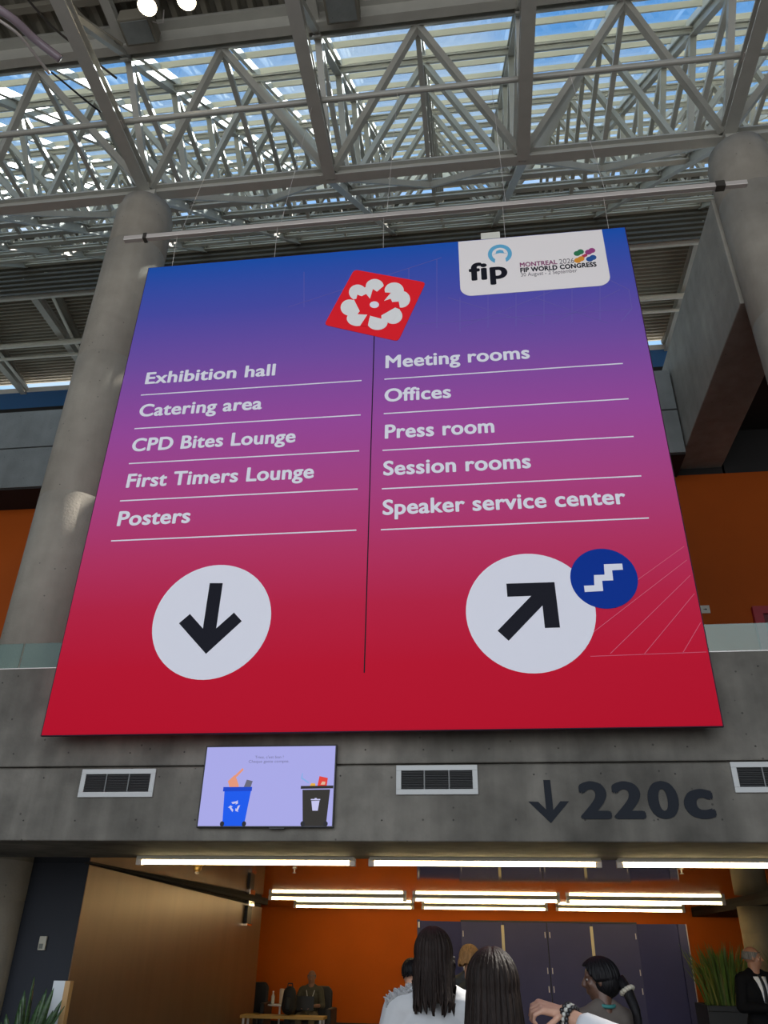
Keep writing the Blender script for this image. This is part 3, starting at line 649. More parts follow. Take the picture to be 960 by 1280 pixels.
# ------------------------------------------------------------------ lower hall: lights, walls, furniture
ZT = ZB-.055
rowA = [(175, 441, 1078), (465, 748, 1079.5), (775, 1085, 1081)]
rowB = [(338, 506, 1125), (518, 698, 1125.5), (710, 904, 1126)]
rowC = [(369, 516, 1134.5), (529, 683, 1135.5), (697, 854, 1136.5)]
lt = {0: ['leftmost bright tube of the nearest row, close behind the beam', 'middle bright tube of the nearest row, close behind the beam', 'rightmost bright tube of the nearest row, close behind the beam'],
      1: ['left bright tube of the second row under the dark ceiling', 'middle bright tube of the second row under the dark ceiling', 'right bright tube of the second row under the dark ceiling'],
      2: ['left bright tube of the farthest row, in front of the orange wall', 'middle bright tube of the farthest row, above the blue partition', 'right bright tube of the farthest row, above the blue partition']}
for r, (row, pitch_) in enumerate(((rowA, 0), (rowB, 0), (rowC, 0))):
    ys = at((row[1][0]+row[1][1])/2, row[1][2], Z=ZT).y
    for k, (xa, xb, y) in enumerate(row):
        a, b = at(xa, y, Y=ys), at(xb, y, Y=ys)
        t = thing('tube_light', lt[r][k], 'light', ((a.x+b.x)/2, ys, ZB), 'fluorescent tubes under the lower ceiling')
        MB().tube([(a.x+.03, ys, ZT), (b.x-.03, ys, ZT)], .027, 12).build('tube', M_tube, t)
        MB().box((a.x-.02, ys-.05, ZT+.036), (b.x+.02, ys+.05, ZB)).box((a.x-.02, ys-.066, ZT+.018), (b.x+.02, ys-.05, ZB)).build('housing', M_hous, t)
        for s in (a.x, b.x): MB().box((s-.035, ys-.035, ZT-.035), (s+.03, ys+.035, ZT+.04)).build('lamp_holder', M_alu, t)
    if r == 0: YA_ = ys
p = at(247, 1085, Z=ZB-.06)
sd = thing('ceiling_sensor', 'small brass ceiling sensor under the leftmost near tube', 'sensor', (p.x, p.y, ZB))
MB().lathe([(.07, ZB), (.07, ZB-.03), (.05, ZB-.05), (.045, ZB-.08), (.02, ZB-.10)], (p.x, p.y, 0), 20).build('body', mat('brass', (.75, .45, .12), .3, .9), sd)
MB().lathe([(.02, ZB-.10), (.03, ZB-.115), (.012, ZB-.13)], (p.x, p.y, 0), 12).build('cap', M_alu, sd)
# sprinklers
for px, py, lab in ((852, 1091, 'small sprinkler head under the dark ceiling, near the right end'), (368, 1090, 'small sprinkler head under the dark ceiling, left of the middle')):
    p = at(px, py, Z=ZB-.05); t = thing('sprinkler', lab, 'sprinkler', (p.x, p.y, ZB), 'sprinkler heads')
    MB().lathe([(.03, ZB), (.03, ZB-.01), (.01, ZB-.015), (.01, ZB-.05)], (p.x, p.y, 0), 12).build('stem', M_alu, t)
    MB().lathe([(.004, ZB-.05), (.025, ZB-.06), (.025, ZB-.063)], (p.x, p.y, 0), 12).build('deflector', M_alu, t)
# thermostat on the dark blue wall, emergency light on the brown wall, small plate on the upper orange wall
YN = YNV
p = at(54, 1179, Y=YN)
t = thing('thermostat', 'small beige thermostat on the dark blue wall', 'thermostat', (p.x, YN, p.z))
MB().box((p.x-.045, YN-.03, p.z-.075), (p.x+.045, YN, p.z+.075)).build('cover', mat('beige plastic', (.42, .40, .33), .5), t, bevel=.006)
MB().box((p.x-.032, YN-.033, p.z-.058), (p.x+.018, YN-.03, p.z-.005)).build('window', mat('grey display', (.10, .11, .09), .3), t)
p = at(308, 1141, X=XBW)
t = thing('emergency_light', 'small chrome and black emergency light near the far end of the brown wall', 'light', (XBW, p.y, p.z))
MB().box((XBW, p.y-.16, p.z-.20), (XBW+.07, p.y+.16, p.z+.14)).build('case', M_black, t, bevel=.01)
MB().box((XBW+.0, p.y-.20, p.z+.12), (XBW+.10, p.y+.20, p.z+.22)).build('chrome_cap', mat('chrome', (.8, .74, .66), .12, 1.0), t, bevel=.01)
MB().box((XBW+.0, p.y-.17, p.z-.235), (XBW+.09, p.y+.17, p.z-.20)).build('chrome_strip', mat('chrome', (.8, .8, .8)), t)
p = at(881, 762, Y=YM)
t = thing('wall_plate', 'small white arrow plate on the upper orange wall beside the sign', 'sign', (p.x, YM, p.z))
MB().box((p.x-.095, YM-.02, p.z-.085), (p.x+.095, YM, p.z+.085)).build('plate', mat('off white plate', (.62, .60, .52), .5), t, bevel=.005)
MB().plate([(p.x-.03, p.z-.006), (p.x+.01, p.z-.006), (p.x+.01, p.z-.022), (p.x+.04, p.z), (p.x+.01, p.z+.022), (p.x+.01, p.z+.006), (p.x-.03, p.z+.006)], YM-.023, .003).build('arrow', M_num, t)

# blue folding partition in front of the orange wall
YPn = S*20.0
def pp(px, py, Y=YPn): return at(px, py, Y=Y)
zt = pp(640, 1153).z
M_p1 = mat('slate blue partition fabric', (.058, .058, .150), .7, var=.05, vscale=3)
M_p2 = mat('deep blue partition fabric', (.032, .034, .125), .7, var=.05, vscale=3)
M_gold = mat('brass joint strip', (.50, .40, .22), .4, .5)
ptn = thing('folding_partition', 'blue folding partition wall with brass joints in front of the orange wall', 'partition', (pp(660, 1200).x, YPn, 0))
xs = [pp(q, 1165).x for q in (576, 629, 684, 740, 797)]
for k in range(4):
    MB().box((xs[k]+.008, YPn, .03), (xs[k+1]-.008, YPn+.06, zt)).build('panel', M_p1, ptn, bevel=.006)
MB().box((xs[0], YPn+.02, .03), (xs[4], YPn+.05, zt)).build('core', M_black, ptn)
for k in (1, 3): MB().box((xs[k]-.035, YPn-.012, .03), (xs[k]+.02, YPn+.03, zt-.05)).build('joint_strip', M_gold, ptn)
for k in (0, 2, 4):
    for z in (.35, 1.05, 1.35, 1.95):
        for s in (-1, 1): MB().box((xs[k]+s*.045-.008, YPn-.01, z-.05), (xs[k]+s*.045+.008, YPn+.01, z+.05)).build('hinge', M_alu, ptn)
def wing(xa, ya, xb, yb, name='panel'):
    d = Vector((xb-xa, yb-ya, 0)).normalized(); n = Vector((-d.y, d.x, 0))*.03
    m = MB(); q = [Vector((xa, ya, 0))-n, Vector((xb, yb, 0))-n, Vector((xb, yb, 0))+n, Vector((xa, ya, 0))+n]
    m.add([v+Vector((0, 0, .03)) for v in q]+[v+Vector((0, 0, zt)) for v in q], [(0, 3, 2, 1), (4, 5, 6, 7), (0, 1, 5, 4), (1, 2, 6, 5), (2, 3, 7, 6), (3, 0, 4, 7)])
    return m.build(name, M_p2, ptn)
xl_, xr_ = pp(525, 1165, YPn-.25).x, pp(848, 1165, YPn-.35).x
tag(wing(xs[0], YPn+.03, xl_, YPn-.25), 'deep blue angled end panel'); tag(wing(xs[4], YPn+.03, xr_, YPn-.35), 'deep blue angled end panel')
MB().box((xr_, YPn-.38, .03), (xr_+.14, YPn-.30, zt)).build('end_post', M_p1, ptn); MB().box((xr_+.14, YPn-.39, .03), (xr_+.155, YPn-.29, zt)).build('end_trim', M_alu, ptn)
MB().box((xl_-.05, YPn-.29, .03), (xl_, YPn-.21, zt+.02)).build('end_post', M_p1, ptn); MB().box((xl_-.03, YPn-.32, zt-.12), (xl_, YPn-.29, zt-.02)).build('latch', M_alu, ptn)
MB().box((xs[0], YPn-.01, zt), (xs[4], YPn+.07, zt+.03)).build('top_rail', M_black, ptn)
# slim concrete pillar at the right
p = at(946, 1150, Y=S*19.0)
pc = thing('concrete_pillar', 'slim round pillar behind the man in the dark suit', 'pillar', (p.x, S*19, 0))
MB().lathe([(.30, 0), (.30, 2.0), (.296, 2.01), (.30, 2.02), (.30, ZB-.1)], (p.x, S*19, 0), 32).build('shaft', concrete('warm pillar concrete', (.36, .29, .19), .1), pc, smooth=True)
MB().lathe([(.33, 0), (.33, .1), (.305, .1)], (p.x, S*19, 0), 32).build('base_ring', M_black, pc)

# ------------------------------------------------------------------ plants
def blade(mb, base, direction, length, width, bend, n=7, thick=.004, twist=0.0):
    d = Vector(direction).normalized(); h = Vector((d.x, d.y, 0)); h = h.normalized() if h.length > 1e-3 else Vector((1, 0, 0))
    side = Vector((-h.y, h.x, 0)); side = Matrix.Rotation(twist, 3, 'Z') @ side; fr_ = side.cross(Vector((0, 0, 1))); p = Vector(base); vs = []
    for i in range(n+1):
        u = i/n; wv = width*(math.sin(PI*min(1, .18+u*.82))**.6 if u < 1 else .02)*.5
        vs += [p - side*wv - fr_*thick*.5, p + side*wv - fr_*thick*.5, p + side*wv + fr_*thick*.5, p - side*wv + fr_*thick*.5]
        d = (d + h*bend/n - Vector((0, 0, bend*.35/n))).normalized(); p = p + d*(length/n)
    mb.add(vs, [(4*i+k, 4*i+(k+1) % 4, 4*i+4+(k+1) % 4, 4*i+4+k) for i in range(n) for k in range(4)] + [(0, 1, 2, 3), tuple(4*n+q for q in (3, 2, 1, 0))])
M_snake = mat('dark green snake plant leaf', (.035, .075, .025), .4, var=.5, vscale=9, stretch=(1, 1, 4))
M_grass = mat('olive grass leaf', (.12, .20, .03), .5, var=.35, vscale=5)
M_grassdry = mat('yellow green grass leaf', (.26, .25, .05), .5, var=.2)
p = at(35, 1268, Y=S*9.9)
sn = thing('snake_plant', 'dark snake plant in a pot beside the dark blue wall', 'plant', (p.x, p.y, 0))
MB().lathe([(.16, 0), (.20, .05), (.23, .72), (.22, .74), (.20, .70), (.19, .66)], (p.x, p.y, 0), 28).build('planter', M_black, sn)
MB().lathe([(.20, .64), (.19, .66)], (p.x, p.y, 0), 20).build('soil', mat('soil', (.02, .014, .009), .9), sn)
for k, (dx, dy, l, lean) in enumerate([(.02, 0, .72, -.02), (.09, .03, .64, .16), (.13, -.03, .50, .38), (-.05, .02, .52, -.2), (-.1, -.02, .42, -.42), (.06, -.08, .55, .22), (-.02, -.1, .45, -.15), (.15, .02, .40, .55), (-.14, .02, .36, -.6), (.02, .1, .62, .08), (.17, -.06, .58, .50), (-.08, .08, .6, -.12), (.11, .09, .56, .3)]):
    m = MB(); blade(m, (p.x+dx*.8, p.y+dy, .64), (lean+.02, .1*math.sin(k*2.3)-.08, 1), l, .075, lean*.3, 8, .008, twist=PI/2+.5*math.sin(k*1.7)); m.build('leaf', M_snake, sn, smooth=True)
def grass_planter(px, py, Y, label, seed, w_=.86, h_=.98):
    random.seed(seed); p = at(px, py, Y=Y); t = thing('grass_planter', label, 'plant', (p.x, Y, 0), 'planters with tall grass')
    m = MB(); a = w_/2
    m.box((p.x-a, Y-a, 0), (p.x+a, Y+a, h_-.08)).box((p.x-a, Y-a, h_-.08), (p.x-a+.03, Y+a, h_)).box((p.x+a-.03, Y-a, h_-.08), (p.x+a, Y+a, h_)).box((p.x-a+.03, Y-a, h_-.08), (p.x+a-.03, Y-a+.03, h_)).box((p.x-a+.03, Y+a-.03, h_-.08), (p.x+a-.03, Y+a, h_))
    m.build('planter', M_black, t, bevel=.005)
    MB().box((p.x-a+.03, Y-a+.03, h_-.08), (p.x+a-.03, Y+a-.03, h_-.03)).build('soil', mat('soil', (.02, .014, .009), .9), t)
    for nm, mm, cnt in (('foliage', M_grass, 300), ('dry_foliage', M_grassdry, 80)):
        g = MB()
        for k in range(cnt):
            an = random.uniform(0, 2*PI); rr = random.uniform(0, .34); q = random.uniform(.03, .34)
            blade(g, (p.x+rr*math.cos(an), Y+rr*math.sin(an), h_-.04), (q*math.cos(an), q*math.sin(an), 1.15), random.uniform(.5, .95), random.uniform(.018, .030), random.uniform(.1, .9)*q*2.0, 6, .002, twist=random.uniform(-1, 1))
        g.build(nm, mm, t)
    random.seed(11)
grass_planter(908, 1240, 15.2, 'tall green grass in a black planter between the blue partition and the suited man', 3)
grass_planter(1012, 1240, 15.45, 'tall green grass in a black planter behind the suited man, cut by the frame edge', 5)

# display board leaning by the snake plant
p = at(76, 1226, Y=S*10.15)
bd = thing('display_board', 'white board with a wooden edge standing behind the snake plant', 'board', (p.x, S*10.15, 0))
MB().box((p.x-.075, S*10.15, .02), (p.x+.055, S*10.15+.04, p.z)).build('face', mat('white board face', (.62, .64, .66), .5), bd)
MB().box((p.x+.055, S*10.15-.01, 0), (p.x+.11, S*10.15+.07, p.z)).build('wooden_edge', mat('light wood', (.46, .27, .11), .5, var=.15, vscale=6, stretch=(6, 6, .5)), bd)
MB().box((p.x-.2, S*10.15-.05, 0), (p.x+.11, S*10.15+.2, .02)).build('base', M_black, bd)

# ------------------------------------------------------------------ lounge corner: armchairs, side table, bench, bag
M_leather = mat('dark charcoal upholstery', (.022, .020, .020), .55, bump=.2)
def armchair(x, y, label):
    t = thing('armchair', label, 'armchair', (x, y, 0), 'dark lounge armchairs by the orange wall', flat=False)
    MB().box((-.36, -.36, .18), (.36, .36, .42)).build('seat', M_leather, t, bevel=.04)
    m = MB(); m.extrude([(-.36, 0), (.36, 0), (.36, .50), (.28, .58), (-.28, .58), (-.36, .50)], (0, .28, .40), (0, .40, .40)); m.build('backrest', M_leather, t, bevel=.04)
    for s in (-1, 1):
        MB().box((s*.41-.055, -.34, .18), (s*.41+.055, .36, .62)).build('armrest', M_leather, t, bevel=.03)
        for q in (-1, 1): MB().tube([(s*.36, q*.28, 0), (s*.34, q*.27, .19)], .018, 8).build('leg', M_fix, t)
    return t
YL = S*20.6
xm = at(388, 1240, Y=YL).x
armchair(xm, YL+.15, 'dark armchair holding the seated man with the laptop')
armchair(at(337, 1240, Y=19.4).x-.47, 19.4, 'dark armchair half hidden behind the end of the brown wall')
p = at(350, 1255.5, Y=YL-.3)
st = thing('side_table', 'small round white side table between the two armchairs', 'table', (p.x, YL-.3, 0))
MB().lathe([(.235, p.z-.022), (.24, p.z-.01), (.235, p.z)], (p.x, YL-.3, 0), 28).build('table_top', M_white, st)
MB().lathe([(.02, .02), (.02, p.z-.02)], (p.x, YL-.3, 0), 12).build('stem', M_alu, st); MB().lathe([(.16, 0), (.16, .012), (.03, .02)], (p.x, YL-.3, 0), 24).build('foot', M_alu, st)
x, z = at(341, 1250, Y=YL-.3).x, p.z
bt = thing('water_bottle', 'small clear bottle on the round side table', 'bottle', (x, YL-.3, z))
MB().lathe([(.032, z), (.034, z+.01), (.034, z+.13), (.014, z+.18), (.014, z+.2)], (x, YL-.3, 0), 16).build('body', mat('pale bottle', (.5, .5, .46), .2), bt, smooth=True); MB().lathe([(.016, z+.2), (.016, z+.222)], (x, YL-.3, 0), 12).build('cap', M_white, bt)
x = at(352, 1250, Y=YL-.3).x
tag(MB().lathe([(.036, z), (.047, z+.02), (.05, z+.24), (.047, z+.26), (.03, z+.265)], (x, YL-.3, 0), 18).build('white_carafe', mat('cream ceramic', (.62, .52, .42), .4), smooth=True), 'tall white carafe on the round side table', 'carafe')
YBn = S*19.3
p0, p1 = at(300, 1269, Y=YBn), at(404, 1271.5, Y=YBn)
bn = thing('bench_table', 'long low bench with a pale wooden top and white legs before the armchairs', 'bench', ((p0.x+p1.x)/2, YBn, 0))
zb_ = p1.z
MB().box((p0.x, YBn, zb_-.05), (p1.x, YBn+.42, zb_)).build('wooden_top', mat('yellow wood', (.50, .30, .07), .5), bn, bevel=.005)
for q in (p0.x+.06, p1.x-.06):
    for d in (.05, .37): MB().box((q-.018, YBn+d-.018, 0), (q+.018, YBn+d+.018, zb_-.05)).build('leg', M_white, bn)
p = at(353, 1278, Y=YBn-.25)
bk = thing('backpack', 'black backpack standing on the low wooden bench', 'bag', (p.x, YBn+.2, zb_+.012), flat=False)
MB().cap((0, 0, .14), (0, 0, .34), .15, .12, 16).build('bag_body', mat('black nylon', (.010, .010, .011), .7, bump=.2), bk, smooth=True)
MB().cap((0, -.12, .13), (0, -.11, .22), .08, .07, 14).build('front_pocket', mat('black nylon', (.01, .01, .011)), bk, smooth=True)
MB().tube([(-.05, 0, .44), (-.04, 0, .50), (.04, 0, .50), (.05, 0, .44)], .012, 8).build('carry_handle', M_black, bk)

# ------------------------------------------------------------------ people
from mathutils.bvhtree import BVHTree
def blob(name, mb, voxel, smooth, m, parent):
    """fuse the collected volumes into one continuous skin"""
    me = bpy.data.meshes.new(name); me.from_pydata(mb.v, [], mb.f)
    o = bpy.data.objects.new(name, me); COL.objects.link(o)
    r = o.modifiers.new('r', 'REMESH'); r.mode = 'VOXEL'; r.voxel_size = voxel
    s = o.modifiers.new('s', 'SMOOTH'); s.factor = .5; s.iterations = smooth
    dg = bpy.context.evaluated_depsgraph_get(); n = bpy.data.meshes.new_from_object(o.evaluated_get(dg))
    o.modifiers.clear(); o.data = n; bpy.data.meshes.remove(me); n.name = name
    n.materials.clear(); n.materials.append(m); n.polygons.foreach_set('use_smooth', [True]*len(n.polygons))
    o.parent = parent; return o
def V(*a): return Vector(a)
def hand_parts(mb, wrist, d, n, side, curl=.5, k=1.0):
    """palm, four unequal bent fingers and a thumb; d: from wrist to knuckles, n: out of the back of the hand, side: towards the thumb"""
    d, n = d.normalized(), n.normalized(); s = d.cross(n).normalized()*side
    kn = wrist + d*.085*k
    for q in (-.028, -.010, .010, .028): mb.cap(wrist + s*q*.6*k + d*.01*k, kn + s*q*k, .015*k, .0125*k, 8)
    for q, L in ((.030, .070), (.010, .080), (-.010, .074), (-.028, .058)):
        p = kn + s*q*k; dd = d.copy(); r = .0090*k
        for j, f in enumerate((.45, .32, .23)):
            ang = curl*(.55 if j == 0 else .9); dd = (Matrix.Rotation(ang, 3, s*side if False else n.cross(dd).normalized()) @ dd)
            e = p + dd*L*f*k; mb.cap(p, e, r, r*.9, 8); p = e; r *= .9
    p = wrist + s*.028*k + d*.022*k; dd = (d*.65 + s*.75 - n*.15).normalized(); e = p+dd*.045*k; mb.cap(p, e, .0125*k, .0105*k, 8)
    dd = (dd*.6 + d*.6 - n*.35*curl).normalized(); mb.cap(e, e+dd*.034*k, .0105*k, .0085*k, 8)
def head_parts(mb, c, R, k):
    def P(x, y, z): return c + R @ V(x*k, y*k, z*k)
    mb.ell(P(0, -.012, .022), (.076*k, .096*k, .090*k), R, 24, 16); mb.ell(P(0, .022, -.035), (.062*k, .068*k, .078*k), R, 20, 14)
    mb.ell(P(0, .050, -.088), (.030*k, .030*k, .024*k), R); mb.cap(P(-.035, .068, .030), P(.035, .068, .030), .014*k, .014*k)
    mb.cap(P(0, .086, .018), P(0, .105, -.018), .009*k, .0135*k, 10); mb.ell(P(0, .098, -.024), (.019*k, .013*k, .010*k), R)
    mb.ell(P(0, .084, -.052), (.024*k, .012*k, .006*k), R); mb.ell(P(0, .082, -.064), (.021*k, .013*k, .007*k), R)
    for s in (-1, 1):
        mb.ell(P(s*.046, .058, -.018), (.020*k, .022*k, .022*k), R); mb.ell(P(s*.077, -.005, -.008), (.010*k, .019*k, .032*k), R)
def build_person(loc, H, yaw, label, skin, arms, headyaw=0, headpitch=0, top=None, bottom=None, shoes=M_black, seated=False, voxel=.009, torso_extra=.014, female=True, sleeve=1.0, cat='person', group=None):
    k = H/1.70; t = thing('person', label, cat, loc, group, math.radians(yaw), flat=False)
    dz = -.46 if seated else 0.0; ly = -.05 if seated else 0.0
    def Q(x, y, z): return V(x*k, y*k, z*k)
    sw = .165 if female else .19
    b = MB(); g = MB(); l = MB(); e = torso_extra
    tor = [((0, 0, .95), (.165, .110, .12)), ((0, .0, 1.08), (.132 if female else .15, .10, .15)), ((0, ly*.5, 1.24), (.155 if female else .175, .108, .17))]
    for c, r in tor:
        c = (c[0], c[1]+(ly if c[2] > 1 else 0), c[2]+dz)
        b.ell(Q(*c), tuple(a*k for a in r), n=24, m=14)
        g.ell(Q(*c), tuple((a+e)*k for a in r), n=24, m=14)
    b.cap(Q(-sw+.03, ly, 1.375+dz), Q(sw-.03, ly, 1.375+dz), .056*k, .056*k); g.cap(Q(-sw+.03, ly, 1.372+dz), Q(sw-.03, ly, 1.372+dz), (.058+e)*k, (.058+e)*k)
    for s in (-1, 1): b.cap(Q(s*.11, ly, 1.40+dz), Q(s*.03, ly, 1.45+dz), .035*k, .035*k); g.cap(Q(s*.125, ly, 1.39+dz), Q(s*.040, ly-.012, 1.445+dz), (.038+e)*k, (.030+e)*k)
    b.cap(Q(0, ly-.012, 1.36+dz), Q(0, ly+.004, 1.54+dz), (.058 if female else .066)*k, (.053 if female else .062)*k)
    R = Matrix.Rotation(math.radians(headyaw), 3, 'Z') @ Matrix.Rotation(math.radians(headpitch), 3, 'X')
    hc = Q(0, ly+.015, 1.590+dz); head_parts(b, hc, R, k)
    for s in (-1, 1):
        if seated: hip, kn, an, toe = Q(s*.09, -.02, .47), Q(s*.13, .40, .50), Q(s*.12, .44, .09), Q(s*.13, .60, .04)
        else: hip, kn, an, toe = Q(s*.085, 0, .90), Q(s*.09, .012, .49), Q(s*.085, -.02, .085), Q(s*.10, .115, .035)
        b.cap(hip, kn, .078*k, .052*k); b.cap(kn, an, .05*k, .034*k); b.cap(an+V(0, 0, -.04*k), toe, .034*k, .030*k)
        l.cap(hip, kn, .092*k, .066*k); l.cap(kn, an+V(0, 0, .015*k), .064*k, .056*k)
        MB().cap(an+V(0, -.03*k, -.045*k), toe, .042*k, .036*k).build('shoe', shoes, t, smooth=True)
    l.ell(Q(0, 0, .95+dz), (.178*k, .122*k, .125*k))
    if not seated: g.ell(Q(0, 0, .93+dz), ((.172+e)*k, (.116+e)*k, .13*k))
    for (el, wr, hd, hn, side, curl) in arms:
        el, wr = Vector(el)*k, Vector(wr)*k; s = 1 if side > 0 else -1
        sh = Q(s*sw, ly, 1.365+dz)
        b.cap(sh, el, .047*k, .038*k); b.cap(el, wr, .038*k, .026*k); hand_parts(b, wr, Vector(hd), Vector(hn), -s, curl, k)
        ge = el.lerp(wr, min(1.0, sleeve)*.96)
        g.cap(sh, el, (.050+e)*k, (.042+e)*k)
        if sleeve > 0: g.cap(el, ge, (.042+e)*k, (.032+e*.8)*k)
    body = blob('body', b, voxel, 3, skin, t)
    tp = blob('top', g, max(voxel, .009), 5, top, t); blob('trousers', l, .012, 4, bottom, t)
    for s in (-1, 1):
        p = hc + R @ V(s*.031*k, .0715*k, .008*k)
        ey = MB().ell(p, (.0115*k, .010*k, .0075*k), R, 12, 8).build('eye', mat('eye white', (.34, .31, .28), .3), t, smooth=True)
        MB().ell(p + R @ V(0, .0075*k, 0), (.0062*k, .0035*k, .0062*k), R, 10, 6).build('iris', M_black, ey, smooth=True)
    return dict(t=t, k=k, hc=hc, R=R, body=body, top=tp, dz=dz, ly=ly)
def drape(P, name, rows, m, off=.004, ny=5, target='top', ydir=1):
    """a patch laid over a garment: rows of (z, x_left, x_right) in body units"""
    k = P['k']; me = P[target].data; bv = BVHTree.FromPolygons([v.co for v in me.vertices], [p.vertices for p in me.polygons]); vs = []
    for z, xa, xb in rows:
        for i in range(ny):
            x = xa+(xb-xa)*i/(ny-1); h = bv.ray_cast(V(x*k, ydir*.6*k, (z+P['dz'])*k), V(0, -ydir, 0))
            y = h[0].y if h[0] is not None else ydir*.1*k
            vs.append(V(x*k, y+ydir*off, (z+P['dz'])*k))
    n = len(rows); mb = MB(); mb.add(vs + [v - V(0, ydir*(off+.006), 0) for v in vs], [])
    q = n*ny; F = []
    for r in range(n-1):
        for i in range(ny-1):
            a = r*ny+i; F += [(a, a+1, a+ny+1, a+ny), (q+a, q+a+ny, q+a+ny+1, q+a+1)]
    for r in range(n-1): F += [(r*ny, r*ny+ny, q+r*ny+ny, q+r*ny), (r*ny+ny-1, q+r*ny+ny-1, q+r*ny+2*ny-1, r*ny+2*ny-1)]
    for i in range(ny-1): F += [(i, q+i, q+i+1, i+1), ((n-1)*ny+i, (n-1)*ny+i+1, q+(n-1)*ny+i+1, q+(n-1)*ny+i)]
    mb.f = F; mb.mi = [0]*len(F)
    return mb.build(name, m, P['t'], smooth=True)
def hair(P, m, L=.0, cover=100, line=112, front=52, flare=.0, back=.02, jag=.02, phimin=0, thick=.012, seed=1, big=1.0, name='hair', backphi=100, parting=True):
    """a shell of combed hair: cap over the skull, then a curtain of length L over the back and sides"""
    rnd = random.Random(seed); k = P['k']; R, hc = P['R'], P['hc']; N = 150; rows = 12; cr = 16 if L else 0; vs = []; ph = [rnd.uniform(0, 6.3) for _ in range(8)]
    for i in range(N):
        th = -PI + 2*PI*i/(N-1); a = abs(math.degrees(th))
        pm = backphi if a < line-15 else backphi + (front-backphi)*min(1, (a-line+15)/40.0)
        rid = .0028*math.sin(31*th+ph[0]) + .0022*math.sin(57*th+ph[1]) + .0018*math.sin(101*th+ph[2])
        c = 1.0 if a < cover-12 else max(0, 1-(a-cover+12)/24)
        lj = L*(1+.05*math.sin(9*th+ph[3])) + jag*(rnd.random()-.5)*2 if L else 0
        for r in range(rows+1):
            f = phimin+(pm-phimin)*r/rows; fr_ = math.radians(f); s = math.sin(fr_)
            w_ = 1 + rid/.1*min(1, s*1.3)
            x, y, z = .087*big*s*math.sin(th)*w_, -.108*big*s*math.cos(th)*w_-.008, .107*big*math.cos(fr_)+.012
            if parting and s < .6: z -= .004*math.exp(-(x/.006)**2)
            vs.append(hc + R @ V(x*k, y*k, z*k))
        e = vs[-1].copy(); dirn = R @ V(math.sin(th), -math.cos(th), 0); dirn.z = 0
        for r in range(1, cr+1):
            u = r/cr; o_ = flare*u*(1-.35*u); vs.append(e + dirn*o_*k*c + (R @ V(0, -back*u, 0))*k*c + V(0, 0, -lj*u*k*c) + dirn*.0007*math.sin(11*u+ph[4]+7*th)*k*c)
    M = rows+1+cr; F = []
    for i in range(N-1):
        for r in range(M-1):
            q = (i*M+r, i*M+r+1, (i+1)*M+r+1, (i+1)*M+r)
            if (vs[q[0]]-vs[q[1]]).length > 1e-5 or (vs[q[2]]-vs[q[3]]).length > 1e-5: F.append(q)
    mb = MB(); mb.add(vs, F); me = bpy.data.meshes.new(name); me.from_pydata(mb.v, [], mb.f); me.materials.append(m)
    bm = bmesh.new(); bm.from_mesh(me); bmesh.ops.remove_doubles(bm, verts=bm.verts, dist=1e-5); bmesh.ops.recalc_face_normals(bm, faces=bm.faces); bm.to_mesh(me); bm.free()
    me.polygons.foreach_set('use_smooth', [True]*len(me.polygons)); o = bpy.data.objects.new(name, me); COL.objects.link(o); o.parent = P['t']
    so = o.modifiers.new('thickness', 'SOLIDIFY'); so.thickness = thick*k; so.offset = -1
    return o
def hairmat(n, c, rough=.55): return mat(n, c, rough, var=.45, vscale=3, stretch=(45, 45, 1.5), bump=.5, bscale=4, spec=.16)
M_skin = mat('light skin', (.52, .29, .20), .5); M_skin2 = mat('deep brown skin', (.105, .050, .032), .42); M_skin3 = mat('tanned skin', (.30, .145, .088), .5)
M_hair1 = hairmat('dark brown hair', (.018, .011, .009)); M_hair2 = hairmat('very dark brown hair', (.016, .010, .008)); M_hairb = hairmat('black hair', (.007, .006, .007), .42)
M_blond = hairmat('dark blond hair', (.26, .13, .045)); M_greyhair = hairmat('short grey hair', (.16, .15, .14), .6)
M_wht = mat('white cotton jacket', (.44, .44, .45), .8, var=.05, vscale=6, bump=.5, bscale=9); M_wht2 = mat('white blouse', (.60, .60, .62), .8, bump=.4, bscale=12)
M_taupe = mat('grey brown jacket', (.105, .085, .072), .8, bump=.5, bscale=10); M_suit = mat('black suit cloth', (.005, .005, .006), .8, spec=.1, bump=.3, bscale=14)
M_jean = mat('dark denim', (.03, .04, .07), .8); M_olive = mat('dark olive shirt', (.075, .066, .042), .8, bump=.4, bscale=12); M_khaki = mat('khaki trousers', (.16, .125, .075), .8)
DN = (0, 0, -1)
def place(px, py, Y, extra=0.0): p = at(px, py, Y=Y); return (p.x, Y, 0), p.z-extra
relaxed = lambda s: ((s*.235, -.02, 1.10), (s*.245, .04, .86), (0, .05, -1), (s, 0, 0), s, .5)

# woman with long hair in the white jacket, seen from behind
loc, H = place(541, 1157, 4.35, .012)
A = build_person(loc, H, 4, 'person with long straight dark hair and white fringed jacket, seen from behind', M_skin, [relaxed(-1), relaxed(1)], 0, 4, M_wht, M_jean, voxel=.008, torso_extra=.024)
hair(A, M_hair1, L=.165, cover=104, flare=.016, back=.045, jag=.055, seed=3, big=1.04)
fg = MB(); bvA = BVHTree.FromPolygons([v.co for v in A['top'].data.vertices], [p.vertices for p in A['top'].data.polygons])
for q in range(60):
    u = q/59; x, y = -.10-.118*u, -.035-.02*math.sin(q*2.1)
    hA = bvA.ray_cast(V(x*A['k'], y*A['k'], 2.0), V(0, 0, -1)); z = hA[0].z/A['k'] if hA[0] is not None else 1.2
    fg.cap((x*A['k'], y*A['k'], z*A['k']), ((x-.007+.006*math.sin(q*3.7))*A['k'], (y-.014)*A['k'], (z+.009+.005*math.sin(q*5.1))*A['k']), .006, .0025, 6)
